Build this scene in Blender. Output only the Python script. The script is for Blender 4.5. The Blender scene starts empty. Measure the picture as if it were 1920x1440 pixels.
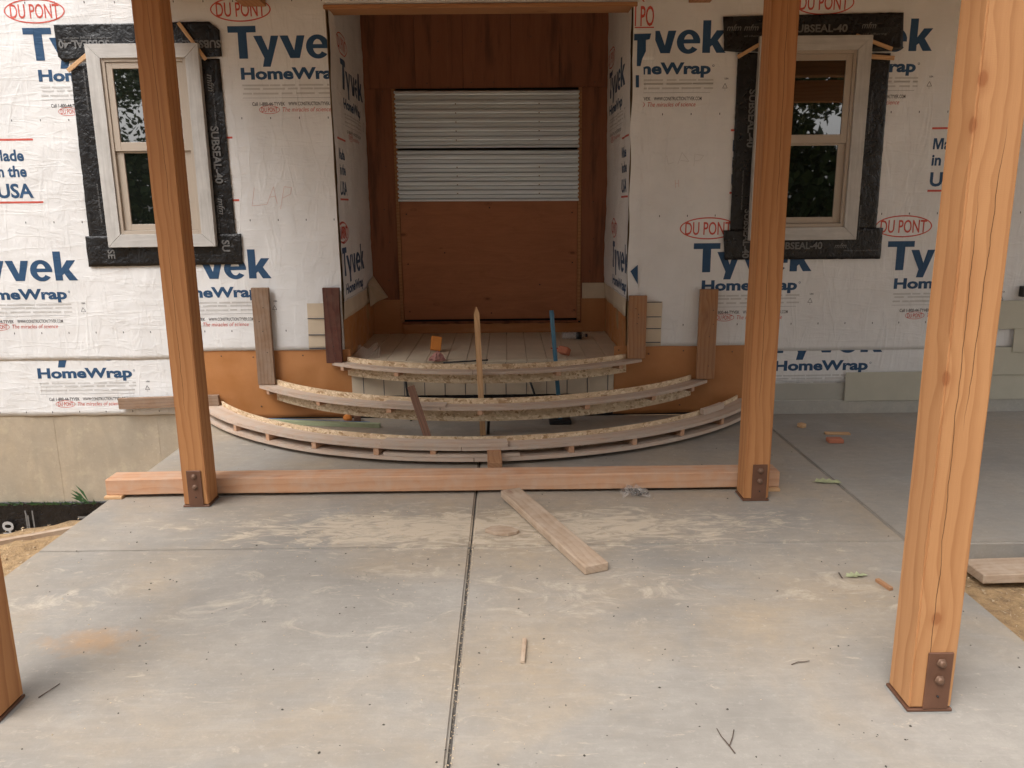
import bpy, bmesh, math, random
from mathutils import Vector, Matrix, noise
random.seed(7)
R = math.radians
scene = bpy.context.scene
COL = scene.collection

# ------------------------------------------------------------------ camera
F, PITCH, YAW, ROLL, H = 1478.93, R(12.611), R(0.3116), R(0.5827), 1.60
fwd = Vector((math.sin(YAW)*math.cos(PITCH), math.cos(YAW)*math.cos(PITCH), -math.sin(PITCH)))
rt0 = Vector((math.cos(YAW), -math.sin(YAW), 0)); dn0 = fwd.cross(rt0)
rt = math.cos(ROLL)*rt0 + math.sin(ROLL)*dn0
dn = -math.sin(ROLL)*rt0 + math.cos(ROLL)*dn0
CAM = Vector((0, 0, H))
cd = bpy.data.cameras.new('camera'); cam = bpy.data.objects.new('camera', cd); COL.objects.link(cam)
cd.sensor_width = 36; cd.sensor_fit = 'HORIZONTAL'; cd.lens = F/1920*36; cd.clip_start = .05; cd.clip_end = 500
m = Matrix((rt, -dn, -fwd)).transposed().to_4x4(); m.translation = CAM; cam.matrix_world = m
scene.camera = cam

# ------------------------------------------------------------------ world, sun, exposure
SUN_EL, SUN_AZ = R(58), R(215)
w = bpy.data.worlds.new('World'); scene.world = w; w.use_nodes = True
nt = w.node_tree; nt.nodes.clear()
sky = nt.nodes.new('ShaderNodeTexSky'); sky.sky_type = 'NISHITA'; sky.sun_disc = False
sky.sun_elevation = SUN_EL; sky.sun_rotation = SUN_AZ; sky.dust_density = 4; sky.ozone_density = .6; sky.air_density = 1
hs = nt.nodes.new('ShaderNodeHueSaturation'); hs.inputs['Saturation'].default_value = .08
bg = nt.nodes.new('ShaderNodeBackground'); bg.inputs['Strength'].default_value = .15
wo = nt.nodes.new('ShaderNodeOutputWorld')
nt.links.new(sky.outputs[0], hs.inputs['Color']); tint = nt.nodes.new('ShaderNodeMix'); tint.data_type = 'RGBA'; tint.blend_type = 'MULTIPLY'; tint.inputs[0].default_value = 1; tint.inputs[7].default_value = (1, .985, .978, 1)
nt.links.new(hs.outputs[0], tint.inputs[6]); nt.links.new(tint.outputs[2], bg.inputs[0]); nt.links.new(bg.outputs[0], wo.inputs[0])
sd = bpy.data.lights.new('sun', 'SUN'); sd.energy = .5; sd.angle = R(45); sd.color = (1, .95, .88)
so = bpy.data.objects.new('sun', sd); COL.objects.link(so)
sv = Vector((math.sin(SUN_AZ)*math.cos(SUN_EL), math.cos(SUN_AZ)*math.cos(SUN_EL), math.sin(SUN_EL)))
so.rotation_euler = sv.to_track_quat('Z', 'Y').to_euler()
vs = scene.view_settings; vs.view_transform = 'Standard'; vs.look = 'None'; vs.gamma = 1; vs.use_curve_mapping = False
vs.exposure = 1.3

# ------------------------------------------------------------------ survey helpers: a sight line met with a real plane of the place
def ray(u, v): return fwd + rt*((u-960)/F) + dn*((v-720)/F)
def PZ(u, v, z=0.): d = ray(u, v); return CAM + d*((z-H)/d.z)
def PY(u, v, y=6.): d = ray(u, v); return CAM + d*(y/d.y)
def PX(u, v, x): d = ray(u, v); return CAM + d*(x/d.x)

# ------------------------------------------------------------------ node helper and materials
class NT:
    def __init__(s, name, rough=.8):
        s.m = bpy.data.materials.new(name); s.m.use_nodes = True; s.t = s.m.node_tree
        s.b = s.t.nodes['Principled BSDF']; s.b.inputs['Roughness'].default_value = rough
    def n(s, typ, **kw):
        x = s.t.nodes.new(typ)
        for k, v in kw.items():
            if k.startswith('_'): setattr(x, k[1:], v)
            else: s.set(x, k.replace('_', ' '), v)
        return x
    def set(s, x, k, v):
        i = x.inputs[int(k)] if k.isdigit() else x.inputs[k]
        if hasattr(v, 'is_output') or isinstance(v, bpy.types.NodeSocket): s.t.links.new(v, i)
        else: i.default_value = v
    def inp(s, k, v): s.set(s.b, k, v)
    def geo(s): return s.n('ShaderNodeNewGeometry').outputs['Position']
    def objc(s, per_object=True):
        o = s.n('ShaderNodeTexCoord').outputs['Object']
        if not per_object: return o
        r = s.n('ShaderNodeObjectInfo').outputs['Random']
        mu = s.n('ShaderNodeVectorMath', _operation='SCALE'); s.set(mu, '0', (13.7, 7.3, 9.1)); s.set(mu, 'Scale', r)
        ad = s.n('ShaderNodeVectorMath', _operation='ADD'); s.set(ad, '0', o); s.set(ad, '1', mu.outputs[0]); return ad.outputs[0]
    def mp(s, vec, scale=(1, 1, 1), rot=(0, 0, 0), loc=(0, 0, 0)):
        return s.n('ShaderNodeMapping', Vector=vec, Scale=scale, Rotation=rot, Location=loc).outputs[0]
    def noise(s, vec, scale, detail=4, rough=.5, dist=0):
        return s.n('ShaderNodeTexNoise', Vector=vec, Scale=scale, Detail=detail, Roughness=rough, Distortion=dist).outputs['Fac']
    def ramp(s, fac, stops, interp='LINEAR'):
        r = s.n('ShaderNodeValToRGB', Fac=fac); e = r.color_ramp.elements; r.color_ramp.interpolation = interp
        while len(e) < len(stops): e.new(.5)
        for q, (p, c) in zip(e, stops):
            q.position = p; q.color = (*c, 1) if not isinstance(c, (int, float)) else (c, c, c, 1)
        return r.outputs[0]
    def mix(s, fac, a, b, mode='MIX'):
        x = s.n('ShaderNodeMix', _data_type='RGBA', _blend_type=mode)
        for k, v in ((0, fac), (6, a), (7, b)):
            if isinstance(v, tuple) and len(v) == 3: v = (*v, 1)
            s.set(x, str(k), v)
        return x.outputs[2]
    def math(s, op, a, b=0., c=0.):
        x = s.n('ShaderNodeMath', _operation=op); s.set(x, '0', a); s.set(x, '1', b); s.set(x, '2', c); return x.outputs[0]
    def bump(s, h, strength=.3, dist=.01, nrm=None):
        b = s.n('ShaderNodeBump', Height=h, Strength=strength, Distance=dist)
        if nrm is not None: s.set(b, 'Normal', nrm)
        return b.outputs[0]

def wood(name, light, dark, rough=.7, ring=14., fibre=1., knots=.5, dirt=None, dirt_amt=.5, coord='obj', saw=0., big=1., cracks=0., spots=(), lines=()):
    n = NT(name, rough)
    v = n.objc() if coord == 'obj' else n.n('ShaderNodeTexCoord').outputs['UV']
    # knots: bend the rings around sparse centres
    kv = n.mp(v, (2.2/big, 7/big, 7/big))
    vo = n.n('ShaderNodeTexVoronoi', Vector=kv, Scale=1.); kd = vo.outputs['Distance']
    kmask = n.ramp(kd, ((0, 1.), (.32, 0.)))
    for sx_, sy_, sz_ in spots:
        raw = n.n('ShaderNodeTexCoord').outputs['Object']
        dd = n.n('ShaderNodeVectorMath', _operation='DISTANCE'); n.set(dd, '0', n.mp(raw, (.7, 1, 1))); n.set(dd, '1', (sx_*.7, sy_, sz_))
        ds = n.math('MULTIPLY', dd.outputs['Value'], 5.2)
        kd = n.math('MINIMUM', kd, ds); kmask = n.math('MAXIMUM', kmask, n.math('MULTIPLY', n.ramp(ds, ((0, 1.), (.7, 0.)), 'EASE'), 2.4))
    warp = n.noise(n.mp(v, (1.3, 4, 4)), 1.6, 3, .55)
    sp = n.n('ShaderNodeVectorMath', _operation='ADD'); n.set(sp, '0', n.mp(v, (.55, 1, 1), (0, .07, .05), (0, .06, .17)))
    cmb = n.n('ShaderNodeCombineXYZ'); n.set(cmb, 'Y', n.math('MULTIPLY', kmask, .05*knots)); n.set(cmb, 'Z', n.math('MULTIPLY', warp, .05))
    n.set(sp, '1', cmb.outputs[0])
    wv = n.n('ShaderNodeTexWave', _wave_type='RINGS', _rings_direction='X', _wave_profile='SAW', Vector=sp.outputs[0], Scale=ring, Distortion=1.6, Detail=2., Detail_Scale=.7)
    wv.inputs['Detail Roughness'].default_value = .6
    fb = n.noise(n.mp(v, (3, 150, 150)), 1.5, 3, .6)
    bl = n.noise(n.mp(v, (1.1, 7, 7)), 1.2, 4, .6)
    f = n.math('MULTIPLY', n.ramp(wv.outputs['Fac'], ((0, .0), (.5, .2), (.92, 1.), (1., .1))), .5)
    f = n.math('ADD', f, n.math('MULTIPLY', fb, .34*fibre)); f = n.math('ADD', f, n.math('MULTIPLY', n.noise(n.mp(v, (.8, 45, 45)), 1.5, 3, .55), .35)); f = n.math('ADD', f, n.math('MULTIPLY', bl, .5)); f = n.math('SUBTRACT', f, .46)
    col = n.mix(f, light, dark)
    kc = n.ramp(kd, ((0., 1.), (.07, .9), (.1, .25), (.2, 0.)))
    col = n.mix(n.math('MULTIPLY', kc, .75 if knots >= .3 else .3), col, tuple(c*q for c, q in zip(dark, (.8, .6, .55))))
    if dirt:
        dm = n.ramp(n.noise(v if coord == 'obj' else n.mp(v, (1, 1, 1)), 9, 5, .65), ((.38, 0.), (.66, 1.)))
        col = n.mix(n.math('MULTIPLY', dm, dirt_amt), col, dirt)
    h = n.math('ADD', n.math('MULTIPLY', fb, .5), n.math('MULTIPLY', wv.outputs['Fac'], .25))
    if saw:
        sw = n.n('ShaderNodeTexWave', _wave_type='BANDS', _bands_direction='X', Vector=v, Scale=55, Distortion=5, Detail=4.)
        sm = n.math('MULTIPLY', sw.outputs['Fac'], n.ramp(n.noise(v, 5, 3), ((.4, 0.), (.62, 1.))))
        h = n.math('ADD', h, n.math('MULTIPLY', sm, saw)); col = n.mix(n.math('MULTIPLY', sm, saw*.35), col, dark)
    for x0_, x1_, z0_, sl_ in lines:
        raw = n.n('ShaderNodeTexCoord').outputs['Object']; sx_ = n.n('ShaderNodeSeparateXYZ', Vector=raw)
        wob_ = n.math('MULTIPLY', n.math('SUBTRACT', n.noise(n.mp(raw, (1, .2, .2)), 6, 4, .55), .5), .022)
        dz = n.math('SUBTRACT', sx_.outputs[2], n.math('ADD', n.math('MULTIPLY', sx_.outputs[0], sl_), z0_)); dz = n.math('ABSOLUTE', n.math('SUBTRACT', dz, wob_))
        mid_, hw_ = (x0_+x1_)/2, (x1_-x0_)/2
        along = n.ramp(n.math('DIVIDE', n.math('ABSOLUTE', n.math('SUBTRACT', sx_.outputs[0], mid_)), hw_), ((.6, 1.), (1., 0.)))
        wd_ = n.math('MULTIPLY', along, .0011); cr = n.math('MULTIPLY', n.math('LESS_THAN', dz, wd_), n.math('LESS_THAN', sx_.outputs[1], 0.))
        col = n.mix(n.math('MULTIPLY', cr, .85), col, tuple(c*.15 for c in dark)); h = n.math('SUBTRACT', h, n.math('MULTIPLY', cr, 1.2))
    if cracks:
        cv = n.mp(v, (.28, 6, 6)); cn = n.noise(cv, 1.7, 2, .4)
        cr = n.ramp(n.math('ABSOLUTE', n.math('SUBTRACT', cn, .5)), ((0, 1.), (.0045, 0.)))
        cr = n.math('MULTIPLY', cr, n.ramp(n.noise(n.mp(v, (1.2, 4, 4)), 1.1, 1), ((.55, 0.), (.60, 1.))))
        cr = n.math('MULTIPLY', cr, cracks)
        col = n.mix(cr, col, tuple(c*.18 for c in dark)); h = n.math('SUBTRACT', h, n.math('MULTIPLY', cr, 1.5))
    n.inp('Base Color', col); n.inp('Normal', n.bump(h, .35, .004)); n.inp('Specular IOR Level', .3)
    return n.m

M = {}
M['post'] = wood('fir_post_wood', (.455, .215, .086), (.27, .10, .034), .62, ring=10, fibre=.8, knots=.8, saw=.12, big=1.6, lines=((-.9, .1, .012, .0), (.1, 1.3, -.02, .01)))
M['post_near'] = wood('near_post_wood', (.48, .245, .108), (.32, .138, .052), .62, ring=9, fibre=.8, knots=.3, saw=.12, big=2.2, lines=((-1.0, .3, .030, .012), (-.45, .45, -.012, -.02), (-1.3, -.8, .02, 0)),
    spots=((.543, -.075, .06), (.425, -.06, .075), (-.285, -.066, .070), (-1.055, -.075, .012)))
M['beam'] = wood('pink_timber_wood', (.56, .32, .19), (.42, .205, .11), .78, ring=9, knots=.6, dirt=(.50, .40, .32), dirt_amt=.45, saw=.3)
M['plank'] = wood('weathered_plank_wood', (.29, .185, .12), (.15, .085, .05), .8, ring=16, knots=.9, dirt=(.34, .28, .23), dirt_amt=.35, saw=.2)
M['dark_plank'] = wood('dark_red_plank_wood', (.125, .045, .03), (.05, .016, .012), .7, ring=16, knots=.9, dirt=(.16, .10, .08), dirt_amt=.35, saw=.3)
M['tan_plank'] = wood('tan_plank_wood', (.42, .225, .115), (.25, .11, .05), .75, ring=16, knots=.9, dirt=(.30, .18, .12), dirt_amt=.4)
M['lath'] = wood('pale_lath_wood', (.62, .40, .22), (.42, .23, .11), .75, ring=22, knots=.5)
M['brown_lath'] = wood('brown_lath_wood', (.19, .10, .065), (.09, .045, .03), .8, ring=22, knots=.4)
M['scrap'] = wood('dusty_scrap_wood', (.42, .31, .22), (.27, .18, .12), .85, ring=14, knots=.7, dirt=(.50, .40, .31), dirt_amt=.7)
M['plate'] = wood('curved_plywood_dusty', (.56, .425, .33), (.41, .28, .20), .85, ring=5, knots=.1, dirt=(.50, .44, .38), dirt_amt=.65, coord='uv')
M['raft'] = wood('rafter_wood', (.45, .23, .11), (.28, .12, .05), .7)
M['sid_green'] = None

def simple(name, colr, rough=.6, metal=0., bump=0., bs=60., var=.0, vs_=6., spec=.5):
    n = NT(name, rough); v = n.objc(False)
    n.inp('Metallic', metal); n.inp('Specular IOR Level', spec)
    if var:
        f = n.ramp(n.noise(v, vs_, 5, .6), ((.3, 0.), (.7, 1.)))
        n.inp('Base Color', n.mix(f, tuple(c*(1-var) for c in colr), tuple(min(1, c*(1+var)) for c in colr)))
    else: n.inp('Base Color', (*colr, 1))
    if bump: n.inp('Normal', n.bump(n.noise(v, bs, 3), bump, .004))
    return n.m

def concrete(name, base, tan, dusty=True):
    n = NT(name, .82); v = n.geo()
    a = n.noise(v, 2.2, 6, .62); b = n.noise(n.mp(v, loc=(5, 3, 1)), 1.1, 5, .6, .4); c = n.noise(v, 90, 4, .7)
    col = n.mix(n.ramp(a, ((.3, 0.), (.7, 1.))), tuple(x*.80 for x in base), tuple(x*1.16 for x in base))
    col = n.mix(n.math('MULTIPLY', n.ramp(b, ((.40, 0.), (.66, 1.))), .75), col, tan)
    col = n.mix(n.math('MULTIPLY', n.ramp(c, ((.35, 0.), (.75, 1.))), .22), col, tuple(x*.7 for x in base))
    md = n.noise(n.mp(v, (1, 1.3, 1), loc=(2, 7, 0)), 13, 8, .72, .5)
    col = n.mix(n.math('MULTIPLY', n.ramp(md, ((.40, 0.), (.62, 1.))), .34), col, tuple(x*.74 for x in base))
    col = n.mix(n.math('MULTIPLY', n.ramp(n.noise(n.mp(v, loc=(9, 1, 0)), 31, 6, .75), ((.56, 0.), (.68, 1.))), .28), col, tuple(min(1, x*1.5) for x in base))
    # trowel sweeps
    tw = n.noise(n.mp(v, (.8, 6, 1), (0, 0, .5)), 3.5, 4, .6, 1.5)
    col = n.mix(n.math('MULTIPLY', n.ramp(tw, ((.5, 0.), (.7, 1.))), .16), col, tuple(min(1, x*1.35) for x in base))
    if dusty:
        sx = n.n('ShaderNodeSeparateXYZ', Vector=v)
        X, Y = sx.outputs[0], sx.outputs[1]
        dn_ = n.math('ABSOLUTE', n.math('SUBTRACT', Y, 3.78)); band = n.ramp(dn_, ((.0, 1.), (.45, .0)), 'EASE')
        xm = n.ramp(n.math('ABSOLUTE', n.math('ADD', n.math('MULTIPLY', n.math('ADD', X, .15), .42), n.math('MULTIPLY', n.math('SUBTRACT', b, .5), .9))), ((0., 1.), (.3, .85), (.8, .0)), 'EASE')
        du = n.noise(n.mp(v, (1.2, 3.6, 1), (0, 0, .35)), 4.3, 9, .72, 1.6)
        th = n.math('ADD', du, n.math('MULTIPLY', n.math('MULTIPLY', band, xm), .25))
        dm = n.math('MULTIPLY', n.ramp(th, ((.60, 0.), (.74, 1.))), .8)
        col = n.mix(dm, col, (.57, .48, .37))
        # paler scuffs in the nearer bay
        d2 = n.noise(n.mp(v, (1, 1.5, 1), (0, 0, -.4)), 3.1, 10, .75, 1.2)
        b2 = n.ramp(n.math('ABSOLUTE', n.math('SUBTRACT', Y, 3.1)), ((0., 1.), (.55, 0.)))
        m2 = n.math('MULTIPLY', n.ramp(n.math('ADD', d2, n.math('MULTIPLY', b2, .09)), ((.62, 0.), (.76, 1.))), .55)
        col = n.mix(m2, col, (.62, .53, .42))
        # rust coloured mud stain near the left post
        vd = n.n('ShaderNodeVectorMath', _operation='DISTANCE'); n.set(vd, '0', n.mp(v, (1, 2.1, 1))); n.set(vd, '1', (-1.60, 2.74*2.1, 0))
        st = n.math('ADD', vd.outputs['Value'], n.math('MULTIPLY', n.noise(v, 9, 7, .7), .55))
        col = n.mix(n.math('MULTIPLY', n.ramp(st, ((.26, 1.), (.50, 0.))), .6), col, (.46, .25, .10))
    if name.startswith('tan'):
        fs_ = n.noise(n.mp(v, (2.2, 1, .5)), 2.2, 6, .65, .8); col = n.mix(n.math('MULTIPLY', n.ramp(fs_, ((.42, 0.), (.62, 1.))), .55), col, (.31, .275, .215))
        fz = n.noise(v, 6, 7, .7); col = n.mix(n.math('MULTIPLY', n.ramp(fz, ((.55, 0.), (.68, 1.))), .4), col, (.55, .47, .33))
    # pits and specks
    vo = n.n('ShaderNodeTexVoronoi', Vector=v, Scale=26.); sp = n.ramp(vo.outputs['Distance'], ((.05, 1.), (.075, 0.)))
    ex = n.ramp(n.n('ShaderNodeSeparateColor', Color=vo.outputs['Color']).outputs[0], ((.7, 0.), (.72, 1.)))
    col = n.mix(n.math('MULTIPLY', n.math('MULTIPLY', sp, ex), .65), col, tuple(x*.25 for x in base))
    n.inp('Base Color', col)
    h = n.math('ADD', n.math('MULTIPLY', c, .5), n.math('MULTIPLY', a, 1.5)); h = n.math('ADD', h, n.math('MULTIPLY', tw, .8))
    n.inp('Normal', n.bump(h, .25, .006)); n.inp('Specular IOR Level', .35)
    n.inp('Roughness', n.ramp(a, ((.3, .62), (.7, .9))))
    return n.m
M['slab'] = concrete('grey_slab_concrete', (.312, .287, .254), (.41, .315, .21))
M['slab2'] = concrete('side_slab_concrete', (.30, .285, .262), (.34, .29, .23), False)
M['found'] = concrete('tan_foundation_concrete', (.42, .36, .28), (.47, .37, .25), False)
M['ledge'] = concrete('ledge_concrete', (.42, .41, .38), (.5, .46, .38), False)

def fabric(name, colr, bump=.5, rough=.55, spec=.3, grid=False):
    bump *= 1.0
    n = NT(name, rough); v = n.geo()
    a = n.noise(v, 7, 5, .55, .8); b = n.noise(n.mp(v, (1, 1, .35)), 16, 4, .5, .6); c = n.noise(v, 420, 2, .6)
    cr = n.ramp(n.math('ABSOLUTE', n.math('SUBTRACT', n.noise(v, 4.5, 4, .55, 1.2), .5)), ((0, 1.), (.03, 0.)))
    lw = n.noise(n.mp(v, (3.2, 1, .8), (0, .5, 0)), 2.2, 3, .5, .9); lw = n.ramp(n.math('ABSOLUTE', n.math('SUBTRACT', lw, .5)), ((0, 1.), (.09, 0.)), 'EASE')
    lv = n.noise(n.mp(v, (.8, 1, 4.5), (0, -.15, 0)), 2.6, 3, .5, .7); lv = n.ramp(n.math('ABSOLUTE', n.math('SUBTRACT', lv, .5)), ((0, 1.), (.07, 0.)), 'EASE')
    h = n.math('ADD', n.math('MULTIPLY', a, .42), n.math('MULTIPLY', b, .16)); h = n.math('ADD', h, n.math('MULTIPLY', cr, .04))
    h = n.math('ADD', h, n.math('MULTIPLY', lw, .16)); h = n.math('ADD', h, n.math('MULTIPLY', lv, .10))
    h = n.math('ADD', h, n.math('MULTIPLY', c, .02))
    d = n.noise(v, 3, 6, .6)
    n.inp('Base Color', n.mix(n.ramp(d, ((.35, 0.), (.7, 1.))), colr, tuple(x*.90 for x in colr)))
    n.inp('Normal', n.bump(h, bump, .022)); n.inp('Specular IOR Level', spec)
    return n.m
M['wrap'] = fabric('white_house_wrap', (.76, .76, .76), .42)
M['blue'] = fabric('blue_print', (.028, .078, .165), .42)
M['red'] = fabric('red_print', (.58, .10, .075), .42)
M['pencil'] = fabric('pencil_print', (.58, .57, .56), .42)
M['faint'] = fabric('faint_red_print', (.68, .50, .47), .42)
M['grey'] = fabric('grey_print', (.42, .42, .42), .42)
M['micro'] = fabric('pale_grey_print', (.56, .55, .54), .42)
M['ink'] = fabric('dark_print', (.07, .07, .08), .42)
M['mem_print'] = fabric('pale_print', (.17, .17, .17), .5)

def membrane():
    n = NT('black_flashing_membrane', .38); v = n.geo()
    a = n.noise(v, 17, 4, .6, 1.8); b = n.noise(v, 9, 3, .5, .5)
    vo = n.n('ShaderNodeTexVoronoi', Vector=n.mp(v, (1, 1, .6)), Scale=30., _feature='DISTANCE_TO_EDGE').outputs['Distance']
    h = n.math('ADD', a, n.math('MULTIPLY', b, .8)); h = n.math('ADD', h, n.math('MULTIPLY', n.ramp(vo, ((0, 0.), (.25, 1.))), .1))
    n.inp('Base Color', n.mix(b, (.004, .004, .005), (.014, .014, .016))); n.inp('Normal', n.bump(h, .75, .012))
    n.inp('Roughness', n.ramp(a, ((.3, .22), (.7, .42)))); n.inp('Specular IOR Level', .4)
    return n.m
M['mem'] = membrane()

def copper():
    n = NT('orange_brown_membrane', .42); v = n.geo()
    a = n.noise(v, 3, 5, .6); b = n.noise(v, 12, 4, .6, .6)
    col = n.mix(n.ramp(a, ((.3, 0.), (.7, 1.))), (.40, .165, .052), (.50, .225, .085))
    n.inp('Base Color', col); n.inp('Normal', n.bump(n.math('ADD', a, n.math('MULTIPLY', b, .3)), .3, .012)); n.inp('Roughness', n.ramp(b, ((.3, .35), (.7, .55))))
    return n.m
M['copper'] = copper()

def plywood():
    n = NT('red_brown_plywood', .62); v = n.objc()
    a = n.noise(n.mp(v, (.9, 1, 4)), 2.2, 7, .68, 1.6); b = n.noise(n.mp(v, (2, 1, 70)), 3, 3, .6); c = n.noise(v, 1.4, 4, .6)
    f = n.math('ADD', n.math('MULTIPLY', a, .8), n.math('MULTIPLY', b, .35)); f = n.math('SUBTRACT', n.math('ADD', f, n.math('MULTIPLY', c, .5)), .4)
    col = n.mix(f, (.53, .225, .108), (.23, .085, .042))
    vo = n.n('ShaderNodeTexVoronoi', Vector=n.mp(v, (2.2, 1, 5)), Scale=1.1)
    k = n.ramp(vo.outputs['Distance'], ((.05, 1.), (.075, .0), (.09, .5), (.11, 0.)))
    col = n.mix(n.math('MULTIPLY', k, .6), col, (.06, .02, .012))
    n.inp('Base Color', col); n.inp('Normal', n.bump(n.math('ADD', a, b), .15, .004)); n.inp('Specular IOR Level', .4)
    return n.m
M['ply'] = plywood()
def plyboard():
    n = NT('stained_sheathing', .7); v = n.objc()
    a = n.noise(n.mp(v, (9, 1, .7)), 1.5, 5, .6, .8); b = n.noise(n.mp(v, (80, 1, 3)), 2, 3, .6)
    st = n.ramp(n.noise(n.mp(v, (7, 1, .7)), 1.6, 6, .65), ((.50, 0.), (.66, 1.)))
    col = n.mix(n.math('ADD', n.math('MULTIPLY', a, .8), n.math('MULTIPLY', b, .3)), (.36, .14, .062), (.17, .055, .028))
    col = n.mix(n.math('MULTIPLY', st, .6), col, (.05, .02, .013))
    n.inp('Base Color', col); n.inp('Normal', n.bump(a, .2, .004)); return n.m
M['sheath'] = plyboard()

def osb():
    n = NT('strand_board', .75); v = n.n('ShaderNodeTexCoord').outputs['UV']
    cols = []
    hs_ = []
    for i, (rz, sc) in enumerate(((.5, (9, 22, 1)), (-.7, (9, 24, 1)), (1.2, (10, 26, 1)))):
        vo = n.n('ShaderNodeTexVoronoi', Vector=n.mp(v, sc, (0, 0, rz), (i*3.1, i*1.7, 0)), Scale=2.2)
        c = n.n('ShaderNodeSeparateColor', Color=vo.outputs['Color'])
        cols.append(n.ramp(c.outputs[0], ((0, (.36, .22, .11)), (.2, (.56, .41, .26)), (.7, (.68, .52, .34)), (1, (.78, .64, .46))))); hs_.append(c.outputs[1])
    mk = n.noise(v, 30, 2); mk2 = n.noise(n.mp(v, loc=(4, 4, 0)), 34, 2)
    col = n.mix(n.ramp(mk, ((.48, 0.), (.52, 1.))), cols[0], cols[1]); col = n.mix(n.ramp(mk2, ((.54, 0.), (.57, 1.))), col, cols[2])
    h = n.mix(n.ramp(mk, ((.48, 0.), (.52, 1.))), hs_[0], hs_[1])
    n.inp('Base Color', col); n.inp('Normal', n.bump(h, .2, .003)); return n.m
M['osb'] = osb()

def galvanised():
    n = NT('galvanised_steel', .28); v = n.geo()
    n.inp('Metallic', .6); n.inp('Base Color', n.mix(n.noise(n.mp(v, (.6, 1, 3)), 5, 3), (.64, .70, .74), (.74, .79, .83)))
    n.inp('Roughness', n.ramp(n.noise(n.mp(v, (1, 1, 4)), 3, 3), ((.3, .33), (.7, .42)))); return n.m
M['galv'] = galvanised()

def ground_m():
    n = NT('sandy_dirt', .95); v = n.geo()
    a = n.noise(v, 1.3, 8, .65); b = n.noise(v, 24, 6, .7); c = n.noise(v, 120, 3, .6)
    col = n.mix(n.ramp(a, ((.3, 0.), (.7, 1.))), (.40, .25, .12), (.52, .36, .19))
    col = n.mix(n.ramp(b, ((.35, .75), (.6, 0.))), col, (.20, .13, .07)); col = n.mix(n.ramp(c, ((.62, 0.), (.72, .6))), col, (.62, .5, .36))
    far = n.ramp(n.noise(v, .35, 4), ((.4, 0.), (.6, .6)))
    n.inp('Base Color', col); n.inp('Normal', n.bump(n.math('ADD', b, n.math('MULTIPLY', c, .4)), .8, .03)); return n.m
M['ground'] = ground_m()

def aged_trim():
    n = NT('grey_white_trim', .7); v = n.objc()
    a = n.noise(n.mp(v, (2, 30, 30)), 1.4, 5, .6, .5); b = n.noise(v, 6, 5, .65)
    f = n.math('ADD', n.math('MULTIPLY', a, .6), n.math('MULTIPLY', b, .5))
    n.inp('Base Color', n.ramp(f, ((.3, (.34, .325, .305)), (.55, (.47, .455, .435)), (.8, (.60, .585, .56)))))
    n.inp('Normal', n.bump(a, .3, .004)); return n.m
M['trim'] = aged_trim()
M['beige'] = simple('beige_vinyl', (.43, .365, .30), .35)
M['backer'] = simple('beige_backer_board', (.62, .52, .39), .6, var=.08, bump=.1)
M['line'] = simple('dark_blue_line', (.03, .045, .08), .7)
M['siding'] = simple('grey_green_siding', (.47, .45, .365), .6, bump=.15, bs=25, var=.05)
M['flash'] = simple('brushed_flashing', (.45, .44, .39), .45, metal=.3, var=.06, vs_=3)
M['steel'] = simple('brown_painted_steel', (.135, .062, .036), .5, metal=.2, bump=.2, bs=30, var=.25)
M['bolt'] = simple('brown_bolt', (.16, .088, .055), .55, metal=.3)
M['grout'] = simple('pale_grout', (.25, .24, .22), .95, bump=.8, bs=60, var=.2)
M['grime'] = simple('joint_grime', (.09, .08, .07), .95, bump=.8, bs=120, var=.4, vs_=40)
M['joint'] = simple('joint_cement', (.13, .125, .115), .95, bump=.8, bs=120, var=.3, vs_=40)
M['orange'] = simple('orange_foam', (.62, .22, .04), .8, bump=.3, bs=90, var=.1)
M['brick'] = simple('terracotta', (.45, .16, .09), .85, bump=.4, bs=90, var=.15)
M['paper'] = simple('reddish_paper', (.42, .20, .17), .8, bump=.5, bs=60, var=.3, vs_=30)
M['redp'] = simple('red_plastic', (.50, .07, .03), .45)
M['bluep'] = simple('blue_fibreglass', (.06, .17, .26), .4, var=.15)
M['blueedge'] = simple('blue_plastic_rule', (.10, .19, .34), .4)
M['green_l'] = simple('green_tinted_lumber', (.33, .37, .23), .7, var=.15, bump=.2)
M['black'] = simple('black_plastic', (.012, .012, .013), .45)
M['darkmetal'] = simple('dark_metal', (.03, .03, .032), .5, metal=.5)
M['leaf'] = simple('fallen_leaf', (.36, .38, .22), .6, var=.25, vs_=30)
M['twig'] = simple('twig', (.09, .06, .045), .9)
M['crown'] = simple('tree_leaves', (.05, .085, .028), .6, var=.5, vs_=1.5)
M['bark'] = simple('bark', (.10, .075, .055), .9, bump=.8, bs=12)
M['grass'] = simple('grass_green', (.05, .14, .055), .6, var=.3, vs_=9)
M['inside'] = simple('dark_interior', (.02, .02, .02), .9)
M['soffit'] = wood('soffit_boards', (.42, .27, .17), (.28, .16, .09), .7)
M['sheathbox'] = simple('plain_sheathing', (.40, .28, .16), .8, var=.15)
M['white_l'] = simple('white_letter', (.7, .7, .7), .6)
M['chips'] = simple('chip_crumbs', (.50, .38, .25), .9, var=.3, vs_=50)
M['crumbs'] = simple('dark_crumbs', (.06, .05, .04), .9, var=.3, vs_=50)
def glass_dark():
    n = NT('window_glass', .012); n.inp('Base Color', (.008, .010, .008, 1)); n.inp('IOR', 2.5); n.inp('Specular IOR Level', .5)
    n.inp('Normal', n.bump(n.noise(n.geo(), 2.5, 1), .04, .01)); return n.m
M['glass'] = glass_dark()
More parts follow.
